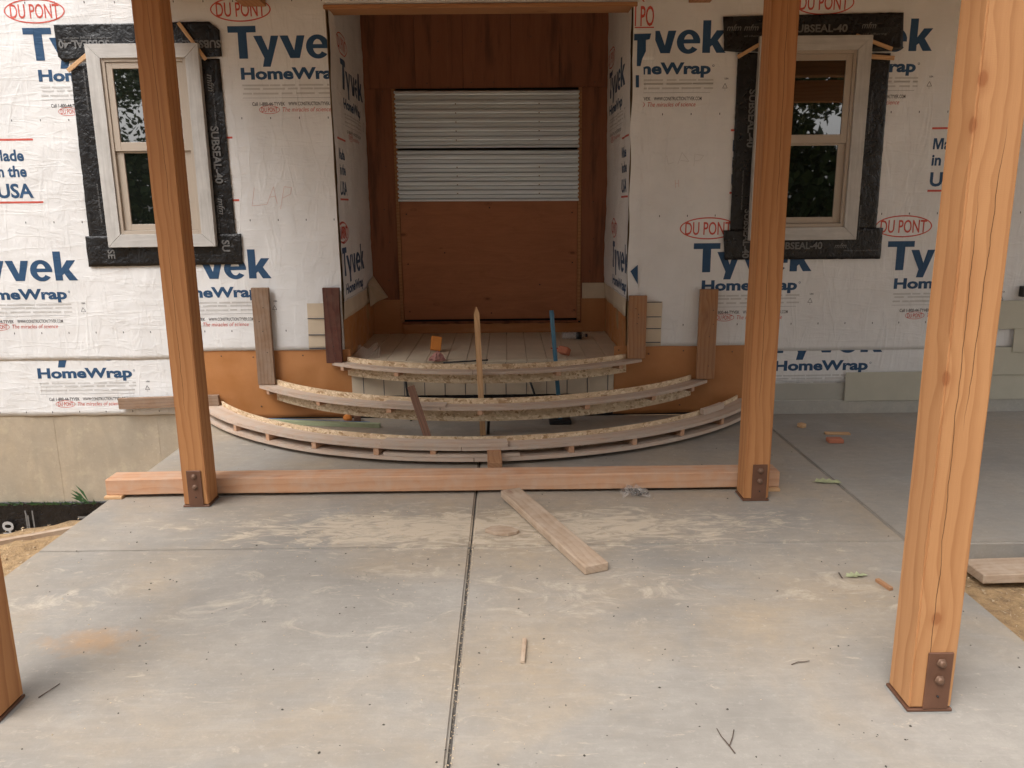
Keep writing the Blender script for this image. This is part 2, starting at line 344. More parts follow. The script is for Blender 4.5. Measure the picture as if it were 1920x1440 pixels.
def clear(name, tint, alpha, rough=.12):
    n = NT(name, rough); n.inp('Base Color', (*tint, 1)); n.inp('Alpha', alpha); n.inp('Normal', n.bump(n.noise(n.geo(), 55, 3, .5, 1.), .8, .01)); return n.m
M['bag'] = clear('clear_bag_plastic', (.55, .50, .46), .24)
M['bottle'] = clear('clear_bottle_plastic', (.55, .57, .58), .35, .06)

# ------------------------------------------------------------------ object helpers
WM = {}
def link(o, label=None, cat=None, group=None, kind=None, parent=None, M4=None):
    COL.objects.link(o); M4 = M4 or Matrix()
    if parent is not None:
        o.parent = parent; o.matrix_local = WM[parent.name].inverted() @ M4
    else: o.matrix_world = M4
    WM[o.name] = M4.copy()
    if label: o['label'] = label
    if cat: o['category'] = cat
    if group: o['group'] = group
    if kind: o['kind'] = kind
    return o
def empty(name, loc=(0, 0, 0), **k):
    return link(bpy.data.objects.new(name, None), M4=Matrix.Translation(loc), **k)
def mesh_obj(name, verts, faces, mat, M4=None, uvs=None, smooth=False, **k):
    me = bpy.data.meshes.new(name); me.from_pydata([tuple(v) for v in verts], [], faces)
    if uvs:
        ul = me.uv_layers.new(name='UVMap')
        for l in me.loops: ul.data[l.index].uv = uvs[l.vertex_index]
    if smooth: me.polygons.foreach_set('use_smooth', [True]*len(me.polygons))
    me.materials.append(mat); me.update()
    return link(bpy.data.objects.new(name, me), M4=M4, **k)
def bm_obj(name, bm, mat, M4=None, smooth=False, **k):
    me = bpy.data.meshes.new(name); bm.to_mesh(me); bm.free(); me.materials.append(mat)
    if smooth: me.polygons.foreach_set('use_smooth', [True]*len(me.polygons))
    return link(bpy.data.objects.new(name, me), M4=M4, **k)
def box_bm(sx, sy, sz, bev=.003, segs=1):
    bm = bmesh.new(); bmesh.ops.create_cube(bm, size=1)
    for v in bm.verts: v.co = Vector((v.co.x*sx, v.co.y*sy, v.co.z*sz))
    if bev: bmesh.ops.bevel(bm, geom=bm.edges[:], offset=min(bev, sx*.3, sy*.3, sz*.3), segments=segs, affect='EDGES')
    return bm
def box(name, lo, hi, mat, bev=.003, **k):
    """axis aligned box; local x runs along its longest side so that the grain follows it"""
    lo, hi = Vector(lo), Vector(hi); c = (lo+hi)/2; s = hi-lo
    if s.z >= s.x and s.z >= s.y: rot = Matrix(((0, 0, -1), (0, 1, 0), (1, 0, 0))); d = (s.z, s.y, s.x)
    elif s.y >= s.x: rot = Matrix(((0, -1, 0), (1, 0, 0), (0, 0, 1))); d = (s.y, s.x, s.z)
    else: rot = Matrix.Identity(3); d = tuple(s)
    return bm_obj(name, box_bm(*d, bev), mat, Matrix.Translation(c) @ rot.to_4x4(), **k)
def plainbox(name, lo, hi, mat, bev=.002, **k):
    lo, hi = Vector(lo), Vector(hi); c = (lo+hi)/2; s = hi-lo
    return bm_obj(name, box_bm(*s, bev), mat, Matrix.Translation(c), **k)
def board(name, p0, p1, wd, th, mat, up=(0, 0, 1), bev=.002, wob=0., skew=0., **k):
    """board from p0 to p1 (centre line), wd across, th along 'up'"""
    p0, p1 = Vector(p0), Vector(p1); x = (p1-p0); L = x.length; x.normalize()
    y = Vector(up).cross(x).normalized(); z = x.cross(y)
    bm = box_bm(L, wd, th, bev)
    if wob:
        n_ = max(2, int(L/.12))
        for i in range(1, n_): bmesh.ops.bisect_plane(bm, geom=bm.verts[:]+bm.edges[:]+bm.faces[:], plane_co=(-L/2+L*i/n_, 0, 0), plane_no=(1, 0, 0))
        sd_ = random.random()*50
        for v in bm.verts:
            v.co.y += wob*noise.noise((v.co.x*3+sd_, 1, v.co.y*8)); v.co.z += wob*noise.noise((v.co.x*3+sd_, 9, 4))
    if skew:
        for v in bm.verts:
            if v.co.x > 0: v.co.x += v.co.y*skew
    rot = Matrix((x, y, z)).transposed().to_4x4()
    return bm_obj(name, bm, mat, Matrix.Translation((p0+p1)/2) @ rot, **k)
def tube(name, pts, rad, mat, seg=10, **k):
    vs_, fs = [], []
    pts = [Vector(p) for p in pts]; rr = rad if isinstance(rad, (list, tuple)) else [rad]*len(pts)
    for i, p in enumerate(pts):
        d = (pts[min(i+1, len(pts)-1)]-pts[max(i-1, 0)]).normalized()
        a = d.cross(Vector((0, 0, 1)) if abs(d.z) < .9 else Vector((1, 0, 0))).normalized(); b = d.cross(a)
        for j in range(seg):
            t = 2*math.pi*j/seg; vs_.append(p + a*math.cos(t)*rr[i] + b*math.sin(t)*rr[i])
    for i in range(len(pts)-1):
        for j in range(seg):
            q = (j+1) % seg; fs.append((i*seg+j, i*seg+q, (i+1)*seg+q, (i+1)*seg+j))
    fs.append(tuple(range(seg))[::-1]); fs.append(tuple(range((len(pts)-1)*seg, len(pts)*seg)))
    return mesh_obj(name, vs_, fs, mat, smooth=True, **k)
def lathe_x(name, prof, c, mat, seg=20, rot=0., **k):
    """prof: (x, r) pairs, axis along x through c, turned by rot about z"""
    vs_, fs = [], []
    Rz = Matrix.Rotation(rot, 3, 'Z')
    for x, r in prof:
        for j in range(seg):
            t = 2*math.pi*j/seg; vs_.append(Rz @ Vector((x, r*math.cos(t), r*math.sin(t))) + Vector(c))
    for i in range(len(prof)-1):
        for j in range(seg):
            q = (j+1) % seg; fs.append((i*seg+j, i*seg+q, (i+1)*seg+q, (i+1)*seg+j))
    fs.append(tuple(range(seg))[::-1]); fs.append(tuple(range((len(prof)-1)*seg, len(prof)*seg)))
    return mesh_obj(name, vs_, fs, mat, smooth=True, **k)

# ------------------------------------------------------------------ setting: ground and slabs
LE, RE, CJ, TJ, WY = -2.285, 1.925, -.188, 3.555, 6.0
def spaced(a, b, fine0, fine1, step):
    xs = []; x = fine0
    while x <= fine1+1e-6: xs.append(x); x += step
    s = step; x = fine1
    while x < b: s *= 1.35; x += s; xs.append(min(x, b))
    s = step; x = fine0
    while x > a: s *= 1.35; x -= s; xs.insert(0, max(x, a))
    return xs
def ground_z(x, y):
    z = -.125 + .02*noise.noise((x*2.1, y*2.1, 0)) + .012*noise.noise((x*9, y*9, 3))
    if x < -2.2 and y > 3.0:
        edge = 4.22 + .35*max(0, -(x+2.5))*-.7 + .03*noise.noise((x*5, 0, 0))      # lip of the trench by the foundation
        edge = 4.30 + (x+2.45)*.55
        t = max(0, min(1, (y-edge)/.10)); z += -.95*t*t*(3-2*t)
        for k, q in enumerate((.20, .36)):                                               # slumped cracks in the sand
            dd = abs(y-(edge-q+.03*noise.noise((x*7, k, 0))))
            if dd < .03: z -= .03*(1-dd/.03)
    if x > 2.0 and y > 2.5: z += .0
    far = max(0, math.hypot(x, y-3)-12); z += min(1.2, far*.02)*noise.noise((x*.05, y*.05, 5))
    return z
gx = spaced(-90, 90, -3.6, 3.6, .06); gy = spaced(-90, 60, 1.5, 6.1, .06)
vs_ = [(x, y, ground_z(x, y)) for y in gy for x in gx]; nx = len(gx)
fs = [(j*nx+i, j*nx+i+1, (j+1)*nx+i+1, (j+1)*nx+i) for j in range(len(gy)-1) for i in range(nx-1)]
mesh_obj('ground', vs_, fs, M['ground'], smooth=True, kind='structure')

slab = plainbox('concrete_slab', (LE+.01, -.6, -.16), (RE-.01, WY-.02, -.016), M['grime'], 0, kind='structure')
def panel(x0, x1, y0, y1, mat, parent, z0=-.14, top=0.):
    bm = box_bm(x1-x0, y1-y0, top-z0, 0)
    es = [e for e in bm.edges if all(v.co.z > 0 for v in e.verts)]
    bmesh.ops.bevel(bm, geom=es, offset=.009, segments=3, affect='EDGES')
    es = [e for e in bm.edges if abs(e.verts[0].co.z-e.verts[1].co.z) > .05]
    return bm_obj('slab_panel', bm, mat, Matrix.Translation(((x0+x1)/2, (y0+y1)/2, (z0+top)/2)), parent=parent)
panel(LE, CJ-.0058, -.6, TJ-.0015, M['slab'], slab)
panel(CJ+.0058, RE, -.6, TJ-.0015, M['slab'], slab)
panel(LE, CJ-.004, TJ+.0015, WY-.01, M['slab'], slab)
panel(CJ+.004, RE+.003, TJ+.0015, WY-.01, M['slab'], slab)
side = plainbox('side_slab', (RE+.02, 3.55, -.16), (6.4, WY-.02, -.022), M['grime'], 0, kind='structure')
panel(RE+.007, 6.4, 3.53, WY-.01, M['slab2'], side, -.125)
# tooled joints are shallow, mostly filled with cement dust
mesh_obj('joint_filler', [(LE, TJ-.006, -.007), (RE, TJ-.006, -.007), (RE, TJ+.006, -.007), (LE, TJ+.006, -.007)], [(0, 1, 2, 3)], M['joint'], parent=slab)
mesh_obj('joint_filler', [(RE-.004, TJ, -.010), (RE+.012, TJ, -.010), (RE+.012, WY, -.010), (RE-.004, WY, -.010)], [(0, 1, 2, 3)], M['joint'], parent=slab)

# ------------------------------------------------------------------ the house
house = empty('house', (0, 6.1, 0), label='unfinished house wall in white printed wrap with a deep plywood entry recess', cat='building')
OL, OR_, OT, BY, DZ = -1.25, .92, 2.965, 7.34, .455
def wave(a, b):
    d = .0065*noise.noise((a*3.1, b*1.6, .3)) + .0045*noise.noise((a*9, b*3.5, 5.1)) + .003*noise.noise((a*4+b*9, b*14-a*3, 2))
    return d
def front(a, b, lift=0.): return Vector((a, WY - .012 - wave(a, b) - lift, b))
def left(a, b, lift=0.): return Vector((OL + .008 + 1.6*wave(a+11, b) + lift, a, b))     # a = y
def right(a, b, lift=0.): return Vector((OR_ - .008 - 1.6*wave(a+31, b) - lift, WY+OR_-a, b))  # a grows towards the camera
def sheet(name, S, a0, a1, b0, b1, mat, lift=0., step=.035, ragged=.004, hem=.012, **k):
    na = max(2, int((a1-a0)/step)); nb = max(2, int((b1-b0)/step)); vs_ = []
    for j in range(nb+1):
        for i in range(na+1):
            a = a0+(a1-a0)*i/na; b = b0+(b1-b0)*j/nb
            if j == 0: b += ragged*noise.noise((a*4, b0*3, 1))*1.5
            if i in (0, na): a += ragged*noise.noise((b*4, a0*3, 2))
            vs_.append(S(a, b, lift))
    n_ = na+1; fs = [(j*n_+i, j*n_+i+1, (j+1)*n_+i+1, (j+1)*n_+i) for j in range(nb) for i in range(na)]
    # a hem along the bottom gives the sheet an edge
    base = len(vs_)
    for i in range(na+1):
        a = a0+(a1-a0)*i/na; p = vs_[i]; q = S(a, b0, lift-hem); vs_.append(Vector((q.x, q.y, p.z)))
    fs += [(base+i, base+i+1, i+1, i) for i in range(na)]
    return mesh_obj(name, vs_, fs, mat, smooth=True, parent=house, **k)

# solid walls behind the wrap
def wallbox(name, lo, hi, mat=None): return plainbox(name, lo, hi, mat or M['sheathbox'], 0, parent=house)
wallbox('wall_sheathing', (-6, WY, .02), (OL-.001, WY+.16, 3.75))
wallbox('wall_sheathing', (OR_+.001, WY, .02), (6.4, WY+.16, 3.75))
wallbox('wall_sheathing', (OL, WY, OT+.03), (OR_, WY+.16, 3.75))
wallbox('recess_wall', (OL-.12, WY+.16, .02), (OL, BY+.1, 3.6)); wallbox('recess_wall', (OR_, WY+.16, .02), (OR_+.12, BY+.1, 3.6))
wallbox('recess_ceiling', (OL, WY+.16, 3.30), (OR_, BY, 3.42), M['sheath'])
wallbox('foundation_core', (OL, 6.05, -.5), (OR_, BY+.1, .40), M['found'])
# concrete foundation on the left, form seams proud of the face
plainbox('foundation_wall', (-6, WY-.004, -1.3), (-2.2, WY+.2, .046), M['found'], 0, parent=house)
for u in (108, 300):
    p = PY(u, 860)
    plainbox('form_seam', (p.x-.014, WY-.0055, -.655), (p.x+.014, WY-.0035, .03), M['found'], .001, parent=house)
plainbox('foundation_ledge', (1.95, WY-.035, -.02), (6.4, WY+.02, .108), M['ledge'], .006, parent=house)

W = {}
W['low_left'] = sheet('house_wrap', front, -5.6, -2.34, .048, .52, M['wrap'], 0)
W['low_right'] = sheet('house_wrap', front, 1.86, 6.2, .24, .53, M['wrap'], 0)
W['left'] = sheet('house_wrap', front, -5.6, -2.34, .489, 3.72, M['wrap'], .004)
W['left2'] = sheet('house_wrap', front, -2.34, OL-.001, .547, 3.72, M['wrap'], .004)
W['right'] = sheet('house_wrap', front, OR_+.03, 1.86, .547, 3.72, M['wrap'], .004)
W['right2'] = sheet('house_wrap', front, 1.86, 6.2, .50, 3.72, M['wrap'], .004)
W['head'] = sheet('house_wrap', front, OL-.001, OR_+.03, 2.995, 3.72, M['wrap'], .004)
W['sl'] = sheet('house_wrap', left, WY-.004, BY-.002, .912, 3.28, M['wrap'], .004)
W['sr'] = sheet('house_wrap', right, WY+OR_-BY+.002, OR_+.004, .912, 3.28, M['wrap'], .004)
W['flap2'] = sheet('house_wrap', front, OR_-.004, OR_+.152, 2.62, 3.0, M['wrap'], .0095, step=.02, ragged=.006)
W['flap'] = sheet('house_wrap', front, OR_-.004, OR_+.075, .90, 2.64, M['wrap'], .0085, step=.02, ragged=.012)
sheet('backer_band', left, WY-.004, BY-.002, .775, .925, M['backer'], .0015); sheet('backer_band', right, WY+OR_-BY+.002, OR_+.004, .770, .925, M['backer'], .0015)
sheet('backer_flap', front, -1.52, -1.33, .549, .906, M['backer'], .009, ragged=.008)
sheet('backer_flap', front, .98, 1.18, .549, .892, M['backer'], .009, ragged=.004)
for x0, x1, zz in ((-1.52, -1.33, (.79, .665, .56)), (1.0, 1.178, (.775, .685, .578, .887))):
    for z in zz: box('printed_line', (x0+.002, WY-.027, z-.0025), (x1-.002, WY-.0185, z+.0025), M['line'], 0, parent=house)

# ---- prints
FC = {}
def text_mesh(s, bold=0.):
    key = (s, bold)
    if key in FC: return FC[key]
    cu = bpy.data.curves.new('t', 'FONT'); cu.body = s; cu.size = 1; cu.offset = bold; cu.resolution_u = 3; cu.fill_mode = 'FRONT'
    o = bpy.data.objects.new('t', cu); COL.objects.link(o); dg = bpy.context.evaluated_depsgraph_get()
    me = bpy.data.meshes.new_from_object(o.evaluated_get(dg)); vs_ = [tuple(v.co[:2]) for v in me.vertices]; fs = [tuple(p.vertices) for p in me.polygons]
    bpy.data.objects.remove(o); bpy.data.curves.remove(cu); bpy.data.meshes.remove(me)
    FC[key] = (vs_, fs); return FC[key]
CAPH = {b: max(v[1] for v in text_mesh('H', b)[0]) for b in (0., .01, .02, .03, .04)}
class Print:
    """flat print collected per colour, cut and laid on a surface"""
    def __init__(s, S, clip=None, lift=.0052): s.S = S; s.clip = clip; s.lift = lift; s.d = {}; s.tag = 0
    def add(s, mat, pts, faces):
        v, f = s.d.setdefault((mat, s.tag), ([], [])); b = len(v); v.extend(pts); f.extend([tuple(b+i for i in q) for q in faces])
    def text(s, t, a, b, cap, width=None, mat='blue', bold=0., shear=0., rot=0., align='l', xs=1., flip=False):
        vs_, fs = text_mesh(t, bold); k = cap/CAPH[bold]; x0 = min(v[0] for v in vs_); x1 = max(v[0] for v in vs_)
        kx = (width/(x1-x0)) if width else k*xs; wd = (x1-x0)*kx
        off = -wd if align == 'r' else (-wd/2 if align == 'c' else 0); ca, sa = math.cos(rot), math.sin(rot)
        pts = []
        for x, y in vs_:
            X = (x-x0)*kx + off; Y = y*k; X += Y*shear
            if flip: X = -X
            pts.append((a + X*ca - Y*sa, b + X*sa + Y*ca))
        s.add(mat, pts, fs)
    def poly(s, pts, mat): s.add(mat, pts, [tuple(range(len(pts)))])
    def rect(s, a0, a1, b0, b1, mat): s.poly([(a0, b0), (a1, b0), (a1, b1), (a0, b1)], mat)
    def ring(s, a, b, ra, rb, t, mat, n=40):
        pts = []
        for i in range(n):
            q = 2*math.pi*i/n; pts += [(a+ra*math.cos(q), b+rb*math.sin(q)), (a+(ra-t)*math.cos(q), b+(rb-t)*math.sin(q))]
        s.add(mat, pts, [(2*i, 2*((i+1) % n), 2*((i+1) % n)+1, 2*i+1) for i in range(n)])
    def line(s, pts, t, mat):
        for (x0, y0), (x1, y1) in zip(pts, pts[1:]):
            d = math.hypot(x1-x0, y1-y0) or 1; nx_, ny = -(y1-y0)/d*t/2, (x1-x0)/d*t/2
            s.poly([(x0+nx_, y0+ny), (x0-nx_, y0-ny), (x1-nx_, y1-ny), (x1+nx_, y1+ny)], mat)
    def build(s, parent, name='print', cut=.05):
        for (mat, tg), (v, f) in s.d.items():
            many = len(f) > 60 or tg == 0
            bm = bmesh.new(); bv = [bm.verts.new((x, y, 0)) for x, y in v]
            for q in f:
                try: bm.faces.new([bv[i] for i in q])
                except ValueError: pass
            if s.clip:
                a0, a1, b0, b1 = s.clip
                for co, no in (((a0, 0, 0), (-1, 0, 0)), ((a1, 0, 0), (1, 0, 0)), ((0, b0, 0), (0, -1, 0)), ((0, b1, 0), (0, 1, 0))):
                    bmesh.ops.bisect_plane(bm, geom=bm.verts[:]+bm.edges[:]+bm.faces[:], plane_co=co, plane_no=no, clear_outer=True)
            if not bm.verts: bm.free(); continue
            if cut:
                A = [q.co.x for q in bm.verts]; B = [q.co.y for q in bm.verts]
                for lo, hi, no in ((min(A), max(A), (1, 0, 0)), (min(B), max(B), (0, 1, 0))):
                    t = math.ceil(lo/cut)*cut
                    while t < hi:
                        bmesh.ops.bisect_plane(bm, geom=bm.verts[:]+bm.edges[:]+bm.faces[:], plane_co=Vector(no)*t, plane_no=no); t += cut
            for q in bm.verts: q.co = s.S(q.co.x, q.co.y, s.lift)
            seen = set(); isl = 0
            for q in bm.verts:
                if q in seen: continue
                isl += 1; st = [q]; seen.add(q)
                while st:
                    for e in st.pop().link_edges:
                        for k in e.verts:
                            if k not in seen: seen.add(k); st.append(k)
            bm_obj('fine_print' if isl > 1 else 'printed_mark', bm, M[mat], parent=parent, smooth=True, kind='stuff' if isl > 1 else None)

def glyph(P, a, b):
    C_, x_, d_ = .216, .150, -.056
    def G(dx, pts): P.tag += 1; P.poly([(a+dx+x, b+z) for x, z in pts], 'blue')
    G(0, [(0, C_), (0, C_-.043), (.069, C_-.043), (.069, 0), (.131, 0), (.131, C_-.043), (.200, C_-.043), (.200, C_)])
    G(.179, [(0, x_), (.068, .003), (.054, d_), (.108, d_), (.178, x_), (.124, x_), (.099, .054), (.060, x_)])
    G(.365, [(0, x_), (.067, 0), (.134, 0), (.176, x_), (.120, x_), (.097, .052), (.058, x_)])
    P.tag += 1; cx, cz = a+.548+.082, b+.075; pts = []; n_ = 30
    for i in range(n_+1):
        t = R(8+(322-8)*i/n_); pts += [(cx+.083*math.cos(t), cz+.080*math.sin(t)), (cx+.034*math.cos(t), cz+.050*math.sin(t))]
    P.add('blue', pts, [(2*i, 2*i+2, 2*i+3, 2*i+1) for i in range(n_)]); P.rect(cx-.042, cx+.0825, cz-.011, cz+.016, 'blue')
    G(.730, [(0, 0), (0, C_), (.056, C_), (.056, .092), (.098, x_), (.162, x_), (.108, .083), (.168, 0), (.102, 0), (.070, .052), (.056, .040), (.056, 0)])
    P.tag += 1
def tile(P, a, b, low=False):
    """one repeat of the wrap print; (a, b) is the left end of the baseline of the big word"""
    glyph(P, a, b)
    P.tag += 1; P.text('HomeWrap', a+.071, b-.137, .076, .726, 'blue', .04); P.ring(a+.815, b-.085, .008, .008, .003, 'blue', 10)
    P.tag += 1; rr = random.Random(int(a*100))
    for i, z in enumerate((-.180, -.204, -.236)):
        x = a+.075+(i % 2)*.01
        while x < a+.80:
            L = rr.uniform(.05, .22); P.rect(x, min(x+L, a+.82), b+z-.006, b+z+.006, 'micro'); x += L+rr.uniform(.004, .03)
    P.rect(a+.07, a+.80, b-.266, b-.2645, 'ink')
    P.text('Call 1-800-44-TYVEK', a+.135, b-.318, .024, .235, 'ink', .01); P.text('WWW.CONSTRUCTION.TYVEK.COM', a+.395, b-.318, .024, .345, 'ink', .01)
    P.ring(a+.256, b-.346, .075, .029, .0035, 'red', 24); P.text('DU PONT', a+.256, b-.362, .032, .115, 'red', .01, align='c')
    P.text('The miracles of science', a+.345, b-.360, .030, .35, 'red', .0, shear=.2)
    P.text('USA', a+.90, b-.178, .012, .028, 'ink', .02); x, z = a+.905, b-.225
    P.line([(x-.017, z-.012), (x+.017, z-.012), (x, z+.02), (x-.017, z-.012)], .003, 'ink'); P.text('2', x, z-.028, .009, None, 'ink', align='c')
    # oval emblem above
    P.tag += 1; P.ring(a+.103, b+.325, .213, .081, .009, 'red', 56); P.tag += 1; P.text('DU PONT', a+.103, b+.279, .092, .345, 'red', .01, align='c')
def made(P, l, top):
    """'Made in the USA' between two red rules; l = left end of the rule"""
    P.tag += 1; P.rect(l, l+.335, top-.010, top+.004, 'red'); P.tag += 1; P.rect(l+.012, l+.347, top-.452, top-.438, 'red')
    P.tag += 1; x_, z_ = l+.020, top-.150; P.poly([(x_, z_), (x_, z_+.078), (x_+.022, z_+.078), (x_+.037, z_+.028), (x_+.052, z_+.078), (x_+.074, z_+.078), (x_+.074, z_), (x_+.060, z_), (x_+.060, z_+.056), (x_+.043, z_), (x_+.031, z_), (x_+.014, z_+.056), (x_+.014, z_)], 'blue'); P.tag += 1; P.text('ade', l+.101, top-.150, .078, .150, 'blue', .03); P.text('in the', l+.022, top-.262, .078, .235, 'blue', .03)
    P.text('USA', l+.022, top-.410, .098, .265, 'blue', .03)
def staples(P, a0, a1, zs, ph=-1.895):
    for z in zs:
        k = math.ceil((a0-ph)/.207); a = ph+k*.207
        while a < a1: P.rect(a-.003, a+.003, z-.007, z+.007, 'ink'); a += .207

P = Print(front, (-5.6, OL, .5, 3.7))
for a in (-4.83, -3.387, -1.948): tile(P, a, 2.65)
for a in (-5.57, -4.118, -2.668): tile(P, a, 1.098)
for a in (-3.75, -2.31): made(P, a, 2.118)
staples(P, -5, OL, (3.03, 2.247, 1.527, .700))
p = [PY(u, v) for u, v in ((478, 352), (474, 386), (494, 384), (502, 383), (514, 350), (521, 382), (517, 368), (506, 370))]
P.line([(q.x, q.z) for q in p], .0035, 'faint'); p = [PY(u, v) for u, v in ((527, 392), (534, 350), (548, 352), (546, 364), (530, 372))]
P.line([(q.x, q.z) for q in p], .0035, 'faint')
P.build(W['left'])
P = Print(front, (-5.6, -2.345, .05, .488), lift=.0012)
tile(P, -3.70, .487); tile(P, -5.15, .487); staples(P, -5, -2.35, (.078,)); P.build(W['low_left'])
P = Print(front, (OR_+.032, 6.2, .55, 3.7))
for a in (.68, 2.152, 3.62): tile(P, a, 2.66)
for a in (1.405, 2.866, 4.32): tile(P, a, 1.109)
for a in (1.641, 3.109, 4.57): made(P, a, 2.135)
staples(P, OR_+.08, 6, (3.03, 2.247, 1.527, .710), 1.762)
for pts in (((1249, 292), (1252, 308), (1262, 305)), ((1270, 308), (1278, 286), (1291, 303), (1275, 301)), ((1300, 312), (1302, 289), (1318, 292), (1312, 300), (1302, 302))):
    P.line([(PY(u, v).x, PY(u, v).z) for u, v in pts], .003, 'pencil')
for pts in (((1265, 338), (1266, 352)), ((1265, 345), (1271, 344)), ((1271, 337), (1272, 351))): P.line([(PY(u, v).x, PY(u, v).z) for u, v in pts], .0035, 'faint')
P.build(W['right'])
P = Print(front, (1.87, 6.2, .2, .499), lift=.0012); tile(P, 2.0, .482); tile(P, 3.46, .482); P.build(W['low_right'])
P = Print(front, (OL, OR_+.03, 3.0, 3.7)); staples(P, OL, OR_, (3.03,)); P.build(W['head'])
P = Print(left, (WY, BY-.01, .915, 3.27))
tile(P, 6.34, 2.50); tile(P, 6.02, 1.098); made(P, 6.06, 2.118); P.ring(6.10, 1.43, .2, .08, .009, 'red'); P.text('DU PONT', 6.10, 1.385, .09, .33, 'red', .01, align='c')
P.build(W['sl'])
P = Print(right, (-.42, OR_, .915, 3.27))
tile(P, -.28, 2.50); tile(P, .075, 1.10); made(P, .52, 2.118); P.build(W['sr'])
P = Print(front, (OR_, OR_+.074, .92, 2.94), lift=.013)
for pts in (((1181, 508), (1195, 496), (1195, 533)), ((1191, 142), (1197, 142), (1197, 165), (1191, 165))):
    q = [PY(u, v) for u, v in pts]; P.poly([(min(max(k.x, OR_), OR_+.073), k.z) for k in q], 'blue')
P.build(W['flap'], cut=0)
P = Print(front, None, lift=.0125); qq = [PY(u, v) for u, v in ((1186, 65), (1186, 77), (1194, 77), (1193, 125), (1200, 125), (1203, 112), (1210, 97), (1210, 76), (1217, 75), (1220, 64))]
P.poly([(max(k.x, OR_+.002), k.z) for k in qq], 'blue'); k = PY(1187, 50); P.tag += 1; P.text('I PO', max(k.x, OR_+.004), k.z, .13, .135, 'red', .01)
k0, k1 = PY(1187, 53), PY(1225, 52); P.tag += 1; P.rect(max(k0.x, OR_+.004), k1.x, k0.z-.004, k0.z+.004, 'red'); P.build(W['flap2'], cut=0)

# ---- orange brown membrane low on the wall and in the recess, backer panel under the deck
sheet('base_membrane', front, -2.38, -1.21, .012, .551, M['copper'], -.004, hem=.003); sheet('base_membrane', front, .823, 1.96, .012, .551, M['copper'], -.004, hem=.003)
sheet('base_membrane', left, WY-.002, BY-.002, DZ, .78, M['copper'], -.003, hem=.0); sheet('base_membrane', right, WY+OR_-BY+.002, OR_+.002, DZ, .775, M['copper'], -.003, hem=0)
rgn = random.Random(12)
for x in [-2.2+.3*k for k in range(14)]:
    for z in (.50, .09):
        xx = x+rgn.uniform(-.06, .06)
        if -1.22 < xx < .84: continue
        lathe_x('screw', ((0, .007), (.003, .006)), (xx, WY-.0085, z+rgn.uniform(-.02, .02)), M['bolt'], 6, R(-90), parent=house)
plainbox('base_shadow_gap', (-2.3, WY-.004, .0), (1.9, WY+.03, .014), M['black'], 0, parent=house)
plainbox('black_base_strip', (-1.20, WY-.012, .012), (.82, WY-.001, .176), M['mem'], .002, parent=house)
ris = plainbox('riser_panel', (-1.21, WY-.014, .178), (.823, WY-.002, DZ-.022), M['backer'], .001, parent=house)
for k in range(14):
    x = PY(682+k*38.1, 715).x
    if x < .80: plainbox('printed_line', (x-.0022, WY-.0162, .179), (x+.0022, WY-.0135, DZ-.023), M['line'], 0, parent=ris)
x = OL; pw = .1555
deck = plainbox('porch_floor', (OL+.003, WY+.02, DZ-.16), (OR_-.003, BY, DZ-.022), M['sheathbox'], 0, kind='structure')
while x < OR_-.02:
    x1 = min(x+pw, OR_)
    bm_ = plainbox('deck_board', (x+.0018, WY-.014, DZ-.0205), (x1-.0018, BY-.001, DZ+random.uniform(-.0012, .0008)), M['backer'], .0015, parent=deck); x = x1
mesh_obj('floor_trim', [(OR_-.022, WY, DZ+.004), (OR_-.008, WY, DZ+.004), (OR_-.008, BY, DZ+.004), (OR_-.022, BY, DZ+.004)], [(0, 1, 2, 3)], M['backer'], parent=deck)

# ---- back wall of the recess, door
DL, DR, DTz, DBz = -.975, .665, 2.63, .56
def bw(name, x0, x1, z0, z1, mat, y=BY, th=.03, **k): return plainbox(name, (x0, y, z0), (x1, y+th, z1), mat, .0015, parent=house, **k)
edges = [OL, -.78, -.36, .06, .48, OR_]
for a, b in zip(edges, edges[1:]): bw('sheathing_board', a+.001, b-.001, DTz, 3.32, M['sheath'])
bw('sheathing_board', OL, DL-.02, DZ, DTz-.002, M['sheath']); bw('sheathing_board', DR+.02, OR_, DZ, DTz-.002, M['sheath'])
bw('door_jamb', DL-.019, DL+.012, DBz, DTz-.002, M['raft'], y=BY-.012, th=.06); bw('door_jamb', DR-.012, DR+.019, DBz, DTz-.002, M['raft'], y=BY-.012, th=.06)
bw('base_membrane', OL, DL+.004, DZ, .773, M['copper'], y=BY-.006, th=.006); bw('base_membrane', DR+.03, OR_, DZ, .772, M['copper'], y=BY-.006, th=.006)
bw('backer_flap', DR+.035, OR_-.002, .768, .912, M['backer'], y=BY-.009, th=.009)
# crumpled threshold
vs_, fs = [], []
for j in range(7):
    for i in range(61):
        t = i/60; u = j/6; vs_.append((DL+.005+(DR+.03-DL)*t, BY-.02-.012*noise.noise((t*14, u*3, 0))*math.sin(u*math.pi), DZ+.001+.088*u+.006*noise.noise((t*20, 9, 0))*(u > .9)))
for j in range(6):
    for i in range(60): fs.append((j*61+i, j*61+i+1, (j+1)*61+i+1, (j+1)*61+i))
mesh_obj('threshold_membrane', vs_, fs, M['copper'], smooth=True, parent=house)
box('door_sill', (DL, BY-.03, .547), (DR, BY+.02, .565), M['sheath'], parent=house)
plainbox('door_opening', (DL, BY+.05, .55), (DR, BY+.06, 2.66), M['inside'], 0, parent=house)
sheetp = plainbox('door_panel', (DL+.015, BY-.0, .585), (DR-.014, BY+.018, 1.66), M['ply'], .002, parent=house)
wallbox('back_core', (OL-.1, BY+.06, 0), (OR_+.1, BY+.2, 3.6), M['inside'])
